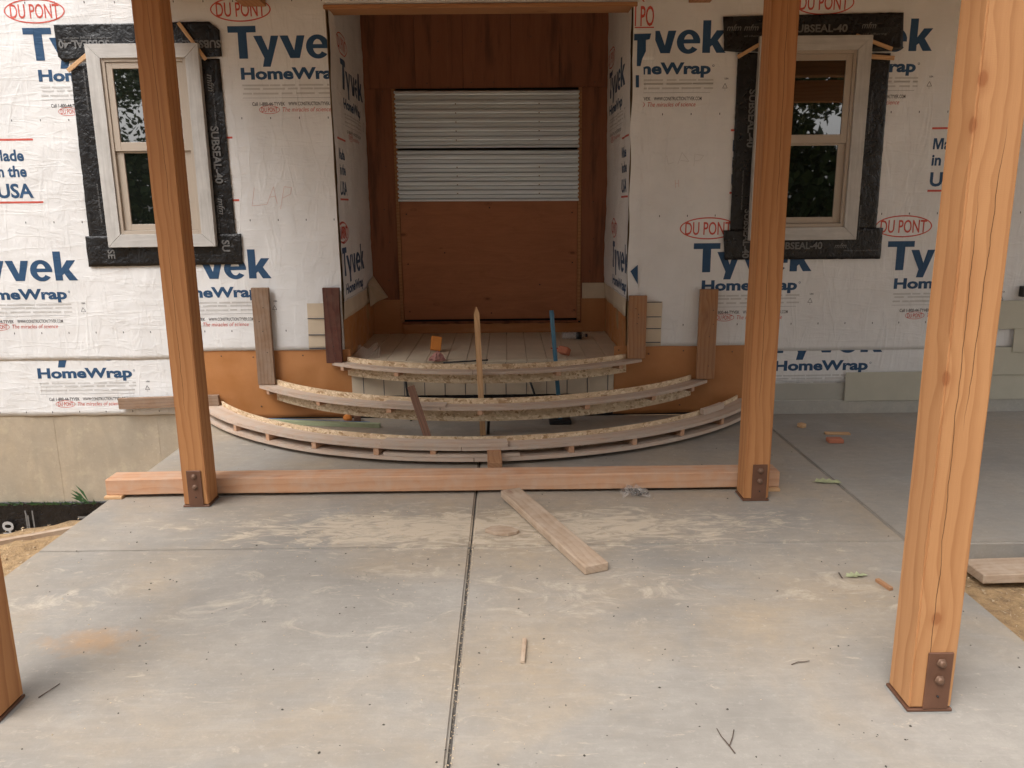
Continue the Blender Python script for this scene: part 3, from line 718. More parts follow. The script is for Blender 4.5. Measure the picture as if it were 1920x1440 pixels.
# flap of backer board folded into the left back corner
mesh_obj('backer_flap', [(OL+.02, BY-.30, .95), (OL+.15, BY-.02, .80), (OL+.02, BY-.02, 1.0), (OL+.02, BY-.24, .74), (OL+.05, BY-.03, .76)], [(0, 1, 2), (0, 3, 4, 1)], M['backer'], parent=house)
rgs = random.Random(31)
for x, z in [(DL+.1+k*.2, DTz+.03) for k in range(9)]+[(-.6+k*.42, 3.02) for k in range(4)]+[(DL-.12, .95+k*.33) for k in range(6)]+[(DR+.12, 1.0+k*.33) for k in range(6)]:
    lathe_x('nail_head', ((0, .007), (.002, .006)), (x+rgs.uniform(-.03, .03), BY-.001, z+rgs.uniform(-.03, .03)), M['bolt'], 6, R(-90), parent=house)
for x, z in [(DL+.05, .66), (DL+.05, 1.1), (DL+.05, 1.55), (DR-.05, .66), (DR-.05, 1.1), (DR-.05, 1.55), (-.15, .64), (-.15, 1.6), (.3, .9), (-.55, 1.2)]:
    lathe_x('screw', ((0, .007), (.002, .006)), (x+rgs.uniform(-.02, .02), BY-.001, z), M['darkmetal'], 6, R(-90), parent=sheetp)
# corrugated sheets over the upper half of the doorway
def corrugated(z0, z1, y, tilt=0.):
    per = .0765; pr = ((0, 0), (.002, .034), (.017, .034), (.030, -.002), (.043, -.002), (.045, .020), (.056, .020), (.066, -.002))
    pts = []; z = z0
    while z < z1:
        for a, b in pr:
            if z+a <= z1: pts.append((z+a, b))
        z += per
    xs = [DL+.006+(DR-DL-.012)*i/12 for i in range(13)]; vs_ = []
    for z, d in pts:
        for x in xs: vs_.append((x, y-d-.0006*noise.noise((x*1.5, 4, 0)), z+tilt*(x-DL)))
    n_ = len(xs); fs = [(j*n_+i, j*n_+i+1, (j+1)*n_+i+1, (j+1)*n_+i) for j in range(len(pts)-1) for i in range(n_-1)]
    o = mesh_obj('corrugated_sheet', vs_, fs, M['galv'], parent=house)
    for fx in (.33, .78):
        for k in range(1, int((z1-z0)/per), 1):
            x = DL+(DR-DL)*fx; lathe_x('screw', ((0, .006), (.006, .006)), (x, y-.004, z0+k*per-.008+tilt*(x-DL)), M['bolt'], 6, R(90), parent=o)
corrugated(1.662, 2.115, BY-.002, -.006); corrugated(2.124, 2.622, BY-.008, -.004)
# header trim of the opening
box('header_trim', (OL-.012, WY-.035, OT+.004), (OR_+.02, WY+.16, OT+.032), M['raft'], parent=house)

# ---- siding and flashing on the right
box('wall_flashing', (1.9, WY-.022, .108), (6.3, WY-.012, .240), M['flash'], .001, parent=house)
def sid(x0, x1, z0, z1, dy=0.):
    bm = box_bm(x1-x0, .009, z1-z0, .0015)
    bmesh.ops.rotate(bm, verts=bm.verts, cent=(0, 0, 0), matrix=Matrix.Rotation(R(-2.2), 3, 'X'))
    bm_obj('siding_board', bm, M['siding'], Matrix.Translation(((x0+x1)/2, WY-.034-dy, (z0+z1)/2)), parent=house)
sid(2.625, 6.3, .100, .326); sid(3.45, 6.3, .297, .512, .002); sid(3.89, 6.3, .474, .655, .004); sid(3.42, 6.3, .655, .872, .002)
plainbox('wall_bracket', (3.90, WY-.06, .90), (3.97, WY-.01, .98), M['black'], .004, parent=house)

# ---- windows
def window(x0, x1, z0, z1, glyphs):
    """x0..x1, z0..z1 outer edge of the trim on the wall plane; parts of the house: window > casing, frame, sash, pane, shim"""
    Yf = WY-.075
    wm = [];
    frame = plainbox('window', (x0+.09, Yf+.052, z0+.08), (x1-.09, WY-.012, z1-.085), M['inside'], 0, parent=house)
    def casing(poly):
        bm = bmesh.new(); a = [bm.verts.new((x, Yf, z)) for x, z in poly]; b = [bm.verts.new((x, WY-.012, z)) for x, z in poly]
        bm.faces.new(a); bm.faces.new(b[::-1])
        for i in range(4): bm.faces.new((a[i], b[i], b[(i+1) % 4], a[(i+1) % 4]))
        bmesh.ops.recalc_face_normals(bm, faces=bm.faces[:]); bmesh.ops.bevel(bm, geom=bm.edges[:], offset=.002, segments=1, affect='EDGES')
        cx, cz = sum(p[0] for p in poly)/4, sum(p[1] for p in poly)/4
        vert = abs(max(p[1] for p in poly)-min(p[1] for p in poly)) > .5
        Mt = Matrix.Translation((cx, Yf, cz)) @ (Matrix.Rotation(R(-90), 4, 'Y') if vert else Matrix())
        bmesh.ops.transform(bm, matrix=Mt.inverted(), verts=bm.verts[:]); bm_obj('casing', bm, M['trim'], Mt, parent=frame)
    ix0, ix1, iz0, iz1 = x0+.098, x1-.098, z0+.092, z1-.095; g = .0012
    casing([(x0, z1), (x1, z1), (ix1, iz1), (ix0, iz1)]); casing([(x0, z0), (ix0, iz0), (ix1, iz0), (x1, z0)])
    casing([(x0, z0+g), (x0, z1-g), (ix0-g, iz1-g), (ix0-g, iz0+g)]); casing([(x1, z0+g), (ix1+g, iz0+g), (ix1+g, iz1-g), (x1, z1-g)])
    def rectframe(name, a0, a1, b0, b1, l, r, t, b, y0, y1, mat):
        bm = bmesh.new()
        for lo, hi in (((a0, b0), (a0+l, b1)), ((a1-r, b0), (a1, b1)), ((a0+l, b1-t), (a1-r, b1)), ((a0+l, b0), (a1-r, b0+b))):
            q = box_bm(hi[0]-lo[0], y1-y0, hi[1]-lo[1], .002); bmesh.ops.translate(q, verts=q.verts, vec=((lo[0]+hi[0])/2, (y0+y1)/2, (lo[1]+hi[1])/2))
            me = bpy.data.meshes.new('q'); q.to_mesh(me); q.free(); bm.from_mesh(me); bpy.data.meshes.remove(me)
        return bm_obj(name, bm, mat, parent=frame)
    rectframe('window_frame', ix0, ix1, iz0, iz1, .024, .024, .024, .028, Yf+.012, WY-.02, M['beige'])
    zm = iz0 + (iz1-iz0)*.485
    rectframe('sash', ix0+.025, ix1-.025, zm, iz1-.025, .045, .045, .042, .062, Yf+.020, Yf+.050, M['beige'])
    rectframe('sash', ix0+.025, ix1-.025, iz0+.029, zm-.001, .052, .052, .012, .045, Yf+.034, WY-.016, M['beige'])
    plainbox('pane', (ix0+.065, Yf+.030, zm+.055), (ix1-.065, Yf+.036, iz1-.062), M['glass'], 0, parent=frame)
    plainbox('pane', (ix0+.072, Yf+.044, iz0+.07), (ix1-.072, Yf+.050, zm-.010), M['glass'], 0, parent=frame)
    return frame

def memstrip(poly, name='flashing_strip', dy=.0125, amp=.006, mat='mem', step=.03, base=WY):
    """crinkled membrane strip cut to a polygon on the wall"""
    bm = bmesh.new(); bm.faces.new([bm.verts.new((x, 0, z)) for x, z in poly])
    xs = [p[0] for p in poly]; zs = [p[1] for p in poly]
    for lo, hi, no in ((min(xs), max(xs), Vector((1, 0, 0))), (min(zs), max(zs), Vector((0, 0, 1)))):
        t = lo+step
        while t < hi: bmesh.ops.bisect_plane(bm, geom=bm.verts[:]+bm.edges[:]+bm.faces[:], plane_co=no*t, plane_no=no); t += step
    for v in bm.verts:
        v.co.y = base - dy - wave(v.co.x, v.co.z) - amp*(.4+.6*noise.noise((v.co.x*16, v.co.z*16, 1)))
        if v.is_boundary:
            v.co.x += .003*noise.noise((v.co.x*30, v.co.z*30, 3)); v.co.z += .003*noise.noise((v.co.x*30, v.co.z*30, 8))
    r = bmesh.ops.extrude_face_region(bm, geom=bm.faces[:]); vs_ = [g for g in r['geom'] if isinstance(g, bmesh.types.BMVert)]
    for v in vs_: v.co.y += .003
    bmesh.ops.recalc_face_normals(bm, faces=bm.faces[:])
    return bm_obj(name, bm, M[mat], parent=house, smooth=True)
def px(pts, y=WY-.018): return [(PY(u, v, y).x, PY(u, v, y).z) for u, v in pts]
def fl(a, b, lift=0.): return Vector((a, WY-.0285-wave(a, b)-.0058-lift, b))

# left window
s1 = memstrip(px([(133, 120), (412, 110), (443, 445), (168, 447)]), dy=.0235)
s2 = memstrip(px([(102, 47), (393, 41), (412, 57), (417, 106), (380, 108), (150, 112), (123, 117), (110, 107)]), dy=.0285)
s3 = memstrip(px([(161, 443), (453, 438), (456, 495), (168, 500)]), dy=.0285)
q = Print(fl, None, .0015)
def pt(u, v): p = PY(u, v, WY-.024); return p.x, p.z
def mfm(u, v, cap, rot=0., mat='mem_print'):
    a, b = pt(u, v); q.text('mfm', a, b, cap, None, mat, .01, rot=rot, shear=.25); 
q.text('SUBSEAL-40', *pt(206, 76), .05, .36, 'mem_print', .03, rot=R(180)); q.text('SUBSEAL-40', *pt(414, 76), .05, .36, 'mem_print', .03, rot=R(180))
q.text('self adhering flashing membrane', *pt(210, 70), .014, .34, 'mem_print', rot=R(180))
q.text('SUBSEAL-40', *pt(396, 237), .055, .40, 'mem_print', .03, rot=R(-90)); mfm(389, 140, .045, R(-90)); mfm(409, 372, .045, R(-90))
q.text('SU', *pt(417, 450), .055, .085, 'mem_print', .03, rot=R(-90)); q.text('AL-40', *pt(229, 461), .045, .16, 'mem_print', .02)
q.text('exterior moisture protection', *pt(157, 130), .014, .28, 'mem_print', rot=R(-90)); q.text('exterior moisture protection', *pt(182, 345), .014, .28, 'mem_print', rot=R(-90))
q.text('easy to use self adhering', *pt(399, 160), .012, .28, 'mem_print', rot=R(-90)); q.text('exterior moisture', *pt(407, 385), .012, .2, 'mem_print', rot=R(-90))
q.text('SE', *pt(203, 468), .05, None, 'mem_print', .02, rot=R(-90)); q.build(s2, cut=.05)
Wm1 = window(*[PY(205, 463, WY-.06).x, PY(406, 463, WY-.06).x, PY(205, 464, WY-.06).z, PY(161, 83, WY-.06).z], None)
# right window
s1r = memstrip(px([(1383, 100), (1669, 100), (1642, 430), (1368, 434)]), dy=.0235)
s2r = memstrip(px([(1355, 32), (1693, 24), (1691, 92), (1669, 97), (1380, 98), (1357, 96)]), dy=.0285)
s3r = memstrip(px([(1355, 432), (1655, 427), (1649, 485), (1358, 487)]), dy=.0285)
q = Print(fl, None, .0015)
q.text('SUBSEAL-40', *pt(1482, 61), .05, .40, 'mem_print', .03); mfm(1394, 58, .04); mfm(1614, 54, .04); q.text('self adhering moisture protection', *pt(1394, 70), .013, .3, 'mem_print')
q.text('self adhering', *pt(1616, 66), .013, .17, 'mem_print'); q.text('SUBSEAL-40', *pt(1450, 467), .05, .36, 'mem_print', .03); mfm(1563, 465, .035)
q.text('exterior moisture protection', *pt(1580, 471), .012, .26, 'mem_print'); q.text('SUBSEAL-40', *pt(1405, 168), .05, .40, 'mem_print', .03, rot=R(-90))
q.text('SUBSEAL-40', *pt(1396, 392), .05, .36, 'mem_print', .03, rot=R(-90)); q.text('SUBSEAL-40', *pt(1610, 378), .045, .38, 'mem_print', .03, rot=R(90))
q.text('exterior moisture protection', *pt(1392, 320), .013, .28, 'mem_print', rot=R(-90)); q.text('exterior moisture protection', *pt(1633, 170), .012, .3, 'mem_print', rot=R(-90)); mfm(1362, 58, .04)
q.text('exterior moisture protection', *pt(1612, 385), .012, .25, 'mem_print', rot=R(-90)); q.build(s2r, cut=.05)
Wm2 = window(*[PY(1404, 451, WY-.06).x, PY(1604, 449, WY-.06).x, PY(1604, 449, WY-.06).z, PY(1638, 66, WY-.06).z], None)
# shims behind the trims
def shim(par, a, b, wd=.022):
    p0 = PY(*a, WY-.048); p1 = PY(*b, WY-.048); board('shim', p0, p1, .010, wd, M['lath'], up=(p1-p0).cross(Vector((0, 1, 0))), parent=par)
shim(Wm1, (127, 133), (185, 85), .03); shim(Wm1, (334, 42), (386, 112), .026)
shim(Wm2, (1383, 107), (1440, 74), .026); shim(Wm2, (1605, 66), (1673, 92), .026); shim(Wm2, (1600, 104), (1677, 109), .03)

# black waterproofing and a lip of grass at the foot of the foundation on the left
wp = memstrip([(-6, -1.28), (-2.31, -1.28), (-2.31, -.662), (-6, -.655)], 'foundation_membrane', .02, .02, step=.06)
q = Print(lambda a, b, l: Vector((a, WY-.052-l, b)), None, .001)
for u in (51, 64): q.rect(pt(u, 955)[0]-.006, pt(u, 955)[0]+.006, -1.05, -.72, 'mem_print')
q.rect(pt(55, 962)[0]-.004, pt(55, 955)[0]+.004, -.98, -.76, 'mem_print'); q.text('40', *pt(33, 1012), .085, .17, 'grey', .03, rot=R(90)); 
for z, a, b in ((-.78, 150, 166), (-.84, 134, 150), (-.90, 136, 158)): q.rect(pt(a, 970)[0], pt(b, 970)[0], z-.012, z+.006, 'mem_print')
q.build(wp, cut=0)
bm = bmesh.new(); rg = random.Random(3)
for i in range(150):
    x = rg.choice((rg.uniform(-4.2, -3.9), rg.uniform(-3.95, -3.25), rg.uniform(-3.8, -3.45))); a = rg.uniform(-1.2, 1.2); L = rg.uniform(.02, .055)
    o = Vector((x, WY-.05-rg.uniform(0, .03), -.665)); t = o+Vector((math.sin(a)*L*1.2, -.02, math.cos(a)*L*.8)); s_ = Vector((.006, 0, .003))
    bm.faces.new([bm.verts.new(k) for k in (o-s_, o+s_, t)])
for i in range(7):
    o = Vector((-3.36+rg.uniform(-.03, .03), WY-.06, -.66)); a = rg.uniform(-1.1, -.2); L = rg.uniform(.08, .2); t = o+Vector((math.sin(a)*L, -.03, math.cos(a)*L*.9)); mid = (o+t)/2+Vector((.012, 0, .02))
    bm.faces.new([bm.verts.new(k) for k in (o, mid, t)])
bm_obj('grass_tufts', bm, M['grass'], kind='stuff', label='thin green grass sprouting along the top of the black foundation membrane', cat='grass')
board('form_board', PZ(-120, 1034, -.10)+Vector((0, 0, -.05)), PZ(150, 985, -.10)+Vector((0, 0, -.05)), .036, .10, M['scrap'], label='brown plank on edge along the trench lip left of the slab', cat='plank')

# ------------------------------------------------------------------ porch roof (overhead, out of the frame but for two rafter ends)
roof = empty('porch_roof', (0, 4, 3.2), label='timber porch roof whose rafter ends show at the top edge above the entry', cat='roof')
zb = PY(485, 14).z
for k, (xa, xb) in enumerate(((PY(457, 5).x, PY(500, 5).x), (PY(1290, 3).x, PY(1330, 3).x))):
    box('rafter', (xa, 1.95, zb), (xb, WY-.02, zb+.24), M['raft'], .004, parent=roof)
for x in (-2.45, -.3, 3.0, 4.45): box('rafter', (x-.07, 1.95, zb+.06), (x+.07, WY-.02, zb+.24), M['raft'], .004, parent=roof)
y = 1.9
while y < WY-.1:
    y1 = min(y+.28, WY-.02); box('roof_board', (-2.62, y+.002, zb+.243), (4.7, y1-.002, zb+.27), M['soffit'], .002, parent=roof); y = y1
plainbox('roof_deck', (-2.64, 1.88, zb+.275), (4.72, WY+.3, zb+.40), M['sheathbox'], 0, parent=roof)
for y in (2.31, 4.19): box('cross_beam', (-2.4, y-.069, zb-.235), (4.4, y+.069, zb-.002), M['post'], .004, parent=roof)

# ------------------------------------------------------------------ posts
def post(x, y, label, plate_x=None, mat='post'):
    ztop = zb-.237; h = .0685
    t = empty('porch_post', (x, y, 0), label=label, cat='post', group='porch posts standing on the slab')
    rot = Matrix(((0, 0, 1), (0, 1, 0), (-1, 0, 0)))
    rot = Matrix(((0, 0, -1), (0, 1, 0), (1, 0, 0)))
    L = ztop-.014; bm = box_bm(L, 2*h, 2*h, .005, 2); nseg = 40
    for i in range(1, nseg): bmesh.ops.bisect_plane(bm, geom=bm.verts[:]+bm.edges[:]+bm.faces[:], plane_co=(-L/2+L*i/nseg, 0, 0), plane_no=(1, 0, 0))
    for v in bm.verts:
        v.co.y += .0022*noise.noise((v.co.x*2.2, x*7, 1+v.co.z*9)); v.co.z += .0022*noise.noise((v.co.x*2.2, y*7, 5+v.co.y*9))
    bm_obj('timber', bm, M[mat], Matrix.Translation((x, y, .014+L/2)) @ rot.to_4x4(), parent=t)
    plainbox('base_plate', (x-h-.006, y-h-.006, .002), (x+h+.002, y+h+.004, .0125), M['steel'], .002, parent=t)
    bm = bmesh.new(); n_ = 26; c = bm.verts.new((x, y, .004)); ring_ = []
    for i in range(n_):
        a = 2*math.pi*i/n_; k = 1/max(abs(math.cos(a)), abs(math.sin(a))); r_ = (h+.014+.006*noise.noise((a*3, x, y)))*k; ring_.append(bm.verts.new((x+r_*math.cos(a), y+r_*math.sin(a), .0007)))
    for i in range(n_): bm.faces.new((c, ring_[i], ring_[(i+1) % n_]))
    bm_obj('grout', bm, M['grout'], parent=t)
    px_ = x if plate_x is None else plate_x
    for s_ in (-1, 1):
        yy = y+s_*(h+.0045)
        sp = plainbox('side_plate', (px_-.040, yy-.0035, .013), (px_+.040, yy+.0035, .213), M['steel'], .003, parent=t)
        for z in (.178, .118, .06):
            if z == .06:
                lathe_x('nail', ((0, .004), (.004, .003)), (px_+.002, yy+s_*.0035, z), M['darkmetal'], 6, R(90*s_), parent=sp); continue
            lathe_x('bolt', ((0, .017), (.003, .017), (.0031, .0125), (.012, .0115), (.014, .008)), (px_+.002, yy+s_*.0035, z), M['bolt'], 6, R(90*s_), parent=sp)
    return t
post(-1.726, 4.192, 'orange brown timber post in front of the left window, bolted to a brown steel plate')
post(1.366, 4.180, 'orange brown timber post in front of the right window, standing at the beam end', 1.378)
post(1.348, 2.312, 'nearest and largest timber post with big knots and long cracks, at the right', 1.362, 'post_near')
post(-1.714, 2.315, 'timber post cut off by the left edge of the photo, only a sliver showing')

# ------------------------------------------------------------------ curved step forms
def arc_strip(name, c, r0, r1, z0, z1, f0, f1, mat, parent, seg=72, jit=0.):
    """annular sector: r0 inner, r1 outer, angle measured from -y; closed solid"""
    vs_, uv = [], []; L = 0
    for i in range(seg+1):
        f = f0+(f1-f0)*i/seg; sx, cy = math.sin(f), -math.cos(f); u = f*r1
        jr = jit*noise.noise((u*3, r1, z0)); jz = jit*noise.noise((u*2, r0, z1))
        for r, z, vv in ((r0, z0, 0), (r1, z0, r1-r0), (r1, z1, r1-r0+z1-z0), (r0, z1, 2*(r1-r0)+z1-z0)):
            vs_.append((c[0]+(r+jr)*sx, c[1]+(r+jr)*cy, z+jz)); uv.append((u, vv))
    fs = []
    for i in range(seg):
        b = 4*i
        for k in range(4): fs.append((b+k, b+(k+1) % 4, b+4+(k+1) % 4, b+4+k))
    fs.append((3, 2, 1, 0)); b = 4*seg; fs.append((b, b+1, b+2, b+3))
    bm = bmesh.new(); bv = [bm.verts.new(v) for v in vs_]; ul = bm.loops.layers.uv.new('UVMap'); 
    for f in fs:
        fc = bm.faces.new([bv[i] for i in f])
        for l, i in zip(fc.loops, f):
            l[ul].uv = uv[i] if not (l.vert.index % 1) else uv[i]
        # last side closes on v=0: lift it
        if len(set(uv[i][1] for i in f)) > 1 and max(uv[i][1] for i in f)-min(uv[i][1] for i in f) > (z1-z0)+.6*(r1-r0) and len(f) == 4 and f[0] != 3:
            for l, i in zip(fc.loops, f):
                if uv[i][1] == 0: l[ul].uv = (uv[i][0], 3*(r1-r0)+z1-z0)
    bmesh.ops.recalc_face_normals(bm, faces=bm.faces[:])
    return bm_obj(name, bm, mat, parent=parent)
def ang(c, p): return math.atan2(p.x-c[0], -(p.y-c[1]))
def blk(c, f, r0, r1, z0, z1, mat, parent, wd=.036):
    d = Vector((math.sin(f), -math.cos(f), 0)); cc = Vector((c[0], c[1], 0))
    p0 = cc+d*r0; p1 = cc+d*r1; p0.z = p1.z = (z0+z1)/2
    return board('block', p0, p1, wd, z1-z0, mat, parent=parent, bev=.0015)
def fa(c, r, y): return math.acos((c[1]-y)/r)
def step_form(c, Ro, osb_z, plates, blocks, bz, label, pw):
    t = empty('step_form', (c[0], c[1]-Ro, 0), label=label, cat='formwork', group='curved step forms')
    e = fa(c, Ro, 5.965)
    # strand board bent round the inside, two lengths butted together
    j = random.uniform(-.1, .2)
    arc_strip('strand_board', c, Ro-.012, Ro, osb_z[0], osb_z[1], -e, j-.0006, M['osb'], t, jit=.001)
    arc_strip('strand_board', c, Ro-.012, Ro, osb_z[0], osb_z[1]-.001, j+.0006, e, M['osb'], t, jit=.001)
    for z0, z1, splits in plates:
        e2 = fa(c, Ro+pw, 5.945); ks = [-e2]+splits+[e2]
        for a, b in zip(ks, ks[1:]): arc_strip('curved_plate', c, Ro+.0015, Ro+pw+random.uniform(-.003, .003), z0+random.uniform(-.001, .001), z1+random.uniform(-.001, .001), a+.001, b-.001, M['plate'], t, 40, jit=.002)
    for (u, v) in blocks:
        f = ang(c, PZ(u, v, (bz[0]+bz[1])/2)); blk(c, f, Ro+.003, Ro+pw-.006, bz[0], bz[1], M['beam'], t)
    return t
c3, R3 = (-.158, 7.42), 1.808; c2, R2 = (-.185, 7.475), 2.205; c1, R1 = (-.22, 7.33), 2.43
f3 = step_form(c3, R3, (.350, .494), [(.434, .455, [-.05])], [(634, 693), (738, 704), (1053, 704), (1172, 690)], (.403, .4325), 'topmost and shortest curved plywood step form, just below the porch floor', .088)
f2 = step_form(c2, R2, (.160, .322), [(.262, .284, [-.12])], [(501, 736), (594, 757), (727, 771), (900, 776), (1108, 767), (1231, 748), (1306, 731)], (.229, .2605), 'middle curved step form between the short top one and the long bottom one', .105)
f1 = step_form(c1, R1, (.031, .157), [(.104, .127, [-.03]), (.030, .055, [.0])], [(437, 803), (499, 820), (585, 836), (703, 848), (811, 852), (1077, 847), (1201, 833), (1296, 816), (1376, 794)], (.0565, .1025), 'longest and lowest curved step form, resting on the slab behind the long beam', .130)
# splice pieces laid on the plates
def splice(c, r0, r1, f0, f1, z0, z1, par, mat='plate'): return arc_strip('splice_plate', c, r0, r1, z0, z1, f0, f1, M[mat], par, 16)
splice(c1, R1+.02, R1+.136, -.235, .085, .129, .147, f1); splice(c1, R1+.035, R1+.128, -.23, .115, .057, .076, f1)
splice(c2, R2+.012, R2+.112, -.30, -.105, .286, .298, f2)
splice(c1, R1+.004, R1+.04, .72, .83, .129, .172, f1)

# upright planks at the ends of the forms
def upright(name, tl, tr, bl, br, mat, label, y=5.93, th=.038, wob=.0):
    xa = (PY(*tl, y).x+PY(*bl, y).x)/2; xb = (PY(*tr, y).x+PY(*br, y).x)/2; z0 = PY(*bl, y).z; z1 = PY(*tl, y).z
    wd = xb-xa; xm = (xa+xb)/2
    o = board(name, (xm-.002, y+th/2, z0), (xm+.001, y+th/2, z1), wd, th, M[mat], up=(0, -1, 0), wob=wob, bev=.003, label=label, cat='plank', group='upright planks at the ends of the step forms')
    for k in range(4):
        zz = z0+(z1-z0)*random.uniform(.1, .9); xx = xm+wd*random.uniform(-.3, .3); lathe_x('nail_head', ((0, .004), (.0015, .003)), (xx, y-.001, zz), M['darkmetal'], 6, R(-90), parent=o)
    return o
upright('upright_plank', (470, 540), (503, 538), (484, 722), (515, 720), 'plank', 'grey weathered plank upright at the left end of the middle form')
upright('upright_plank', (602, 540), (635, 538), (613, 681), (642, 678), 'dark_plank', 'dark reddish brown rough plank upright at the left corner of the entry', wob=.012)
upright('upright_plank', (1179, 555), (1213, 555), (1178, 673), (1211, 672), 'tan_plank', 'light tan plank upright at the right corner of the entry')
upright('upright_plank', (1313, 543), (1347, 543), (1307, 711), (1340, 710), 'tan_plank', 'brown plank upright at the right end of the middle form')
p0 = PY(222, 757, 5.93); p1 = PY(410, 751, 5.93)
board('level_plank', (p0.x, 5.945, p0.z-.002), (p1.x, 5.945, p1.z), .04, .084, M['plank'], label='short grey plank fixed level across the wrap behind the left post', cat='plank')

# ------------------------------------------------------------------ long beam, its shims, loose timber
pa = PZ(200, 936); pb = PZ(1463, 922)
bl_, br_ = Vector((pa.x-.01, pa.y+.068, .062)), Vector((pb.x, pb.y+.068, .062))
board('long_beam', (-2.30, 4.345, .066), (1.55, 4.345, .066), .138, .092, M['beam'], bev=.004, wob=.003, label='long pink timber beam lying across the slab behind the two far posts', cat='beam')
def shimt(x, y, label): board('wood_shim', (x-.05, y, .009), (x+.05, y, .009), .09, .018, M['lath'], label=label, cat='shim', group='shims under the long beam')
shimt(-2.255, 4.30, 'pale wood shim under the left end of the long beam'); shimt(1.50, 4.30, 'pale wood shim under the right end of the long beam')
a_ = PZ(957, 917, .058); b_ = PZ(1119, 1060, .038)
board('cut_board', (a_.x, a_.y, .040), (b_.x, b_.y, .021), .118, .042, M['scrap'], bev=.004, wob=.002, label='dusty offcut board lying on the slab with one end against the long beam', cat='board')
def lump(name, c, sx, sy, sz, mat, rz=0., seed=1, tilt=(0, 0), pts=None, **k):
    bm = bmesh.new()
    if pts:
        lo = [bm.verts.new((x, y, 0)) for x, y in pts]; f = bm.faces.new(lo); r = bmesh.ops.extrude_face_region(bm, geom=[f]); vv = [g for g in r['geom'] if isinstance(g, bmesh.types.BMVert)]
        for v in vv: v.co.z += sz
        bmesh.ops.recalc_face_normals(bm, faces=bm.faces[:]); bmesh.ops.bevel(bm, geom=bm.edges[:], offset=.0015, segments=1, affect='EDGES')
        z0 = 0
    else:
        bm.free(); bm = box_bm(sx, sy, sz, min(sx, sy, sz)*.12); z0 = sz/2
    Mt = Matrix.Translation(Vector(c)+Vector((0, 0, z0))) @ Matrix.Rotation(rz, 4, 'Z') @ Matrix.Rotation(tilt[0], 4, 'X') @ Matrix.Rotation(tilt[1], 4, 'Y')
    return bm_obj(name, bm, mat, Mt, **k)
c = PZ(941, 1000)
lump('wood_scrap', (c.x, c.y, .002), 0, 0, .018, M['scrap'], pts=[(-.085, .01), (-.055, .05), (-.01, .058), (.05, .035), (.088, .0), (.075, -.022), (.03, -.045), (-.04, -.028)], label='flat jagged piece of wood beside the centre joint', cat='wood scrap')
a_, b_ = PZ(980, 1245), PZ(984, 1202)
board('wood_stick', (a_.x, a_.y, .008), (b_.x, b_.y, .008), .016, .014, M['scrap'], label='small pale stick on the open slab in the foreground', cat='stick')
a_, b_ = PZ(1646, 1092), PZ(1673, 1110)
board('wood_scrap', (a_.x, a_.y+.01, .008), (b_.x, b_.y+.01, .008), .02, .015, M['tan_plank'], label='small brown wood sliver beside the nearest post', cat='wood scrap')
# wooden wedge leaning from the lowest form to the beam
a_ = PZ(925, 852, .10); b_ = PZ(928, 880, .02)
board('wedge_block', PY(926, 848, 4.79)+Vector((0, .02, .004)), PY(928, 872, 4.54)+Vector((0, 0, 0)), .088, .036, M['tan_plank'], label='short reddish block leaning against the middle of the lowest form', cat='wood block')
# right side bits
c = PZ(1503, 801); lump('wood_chip', (c.x, c.y, 0), .045, .05, .03, M['lath'], .5, label='small square chip of pale wood by the right joint', cat='wood chip')
c = PZ(1570, 814); lump('wood_chip', (c.x, c.y, 0), .17, .045, .012, M['lath'], -.12, label='narrow pale wood strip lying on the right slab', cat='wood chip')
c = PZ(1565, 829); lump('brick_piece', (c.x, c.y, 0), .10, .07, .028, M['brick'], -.05, label='orange brick fragment on the right slab', cat='brick')
board('loose_plank', (2.14, 3.36, -.065), (3.5, 3.40, -.06), .17, .045, M['scrap'], bev=.004, label='thick pale plank lying on the dirt at the right edge', cat='plank')
board('bearer_strip', (1.97, 3.50, -.10), (3.6, 3.50, -.10), .035, .03, M['scrap'], label='narrow board along the foot of the side slab', cat='board')

# stakes, lath and tools among the forms
def stake(a, b, wd, th, mat, **k):
    a, b = Vector(a), Vector(b); x = b-a; L = x.length; x.normalize(); y = Vector((0, -1, 0)).cross(x).normalized(); z = x.cross(y)
    w_, t_ = wd/2, th/2; tip = .055
    pr = [(0, -w_), (0, w_), (L-tip, w_), (L-.004, .003), (L-.004, -.003), (L-tip, -w_)]
    vs_ = [(p, q, t_) for p, q in pr]+[(p, q, -t_) for p, q in pr]; fs = [tuple(range(6)), tuple(range(11, 5, -1))]+[(i, (i+1) % 6+0, (i+1) % 6+6, i+6) for i in range(6)]
    Mt = Matrix.Translation(a) @ Matrix((x, y, z)).transposed().to_4x4(); bm = bmesh.new(); bv = [bm.verts.new(v) for v in vs_]
    for f in fs: bm.faces.new([bv[i] for i in f])
    bmesh.ops.recalc_face_normals(bm, faces=bm.faces[:]); return bm_obj('wooden_stake', bm, mat, Mt, **k)
stake((PZ(906, 812).x, 5.47, 0), PY(893, 575, 5.49), .040, .018, M['lath'], label='pale wooden stake with a sharpened tip standing in the middle of the steps', cat='stake')
tube('steel_rod', [(PZ(915, 815).x, 5.50, 0), (PZ(915, 815).x+.012, 5.52, .2)], .011, M['darkmetal'], label='short dark steel pin beside the foot of the pointed stake', cat='rod')
a_ = PY(806, 832, 4.95); b_ = PY(770, 724, 5.145)
board('lath_strip', a_, b_, .05, .012, M['brown_lath'], up=(0, -1, .2), bev=.001, label='short brown lath leaning against the left half of the middle form', cat='lath')
tm = empty('tamper', (.39, 5.77, 0), label='blue handled tamper standing between the middle and top forms', cat='tool')
plainbox('foot', (.31, 5.72, 0), (.475, 5.86, .035), M['darkmetal'], .006, parent=tm)
tp = PY(1034, 582, 5.965)
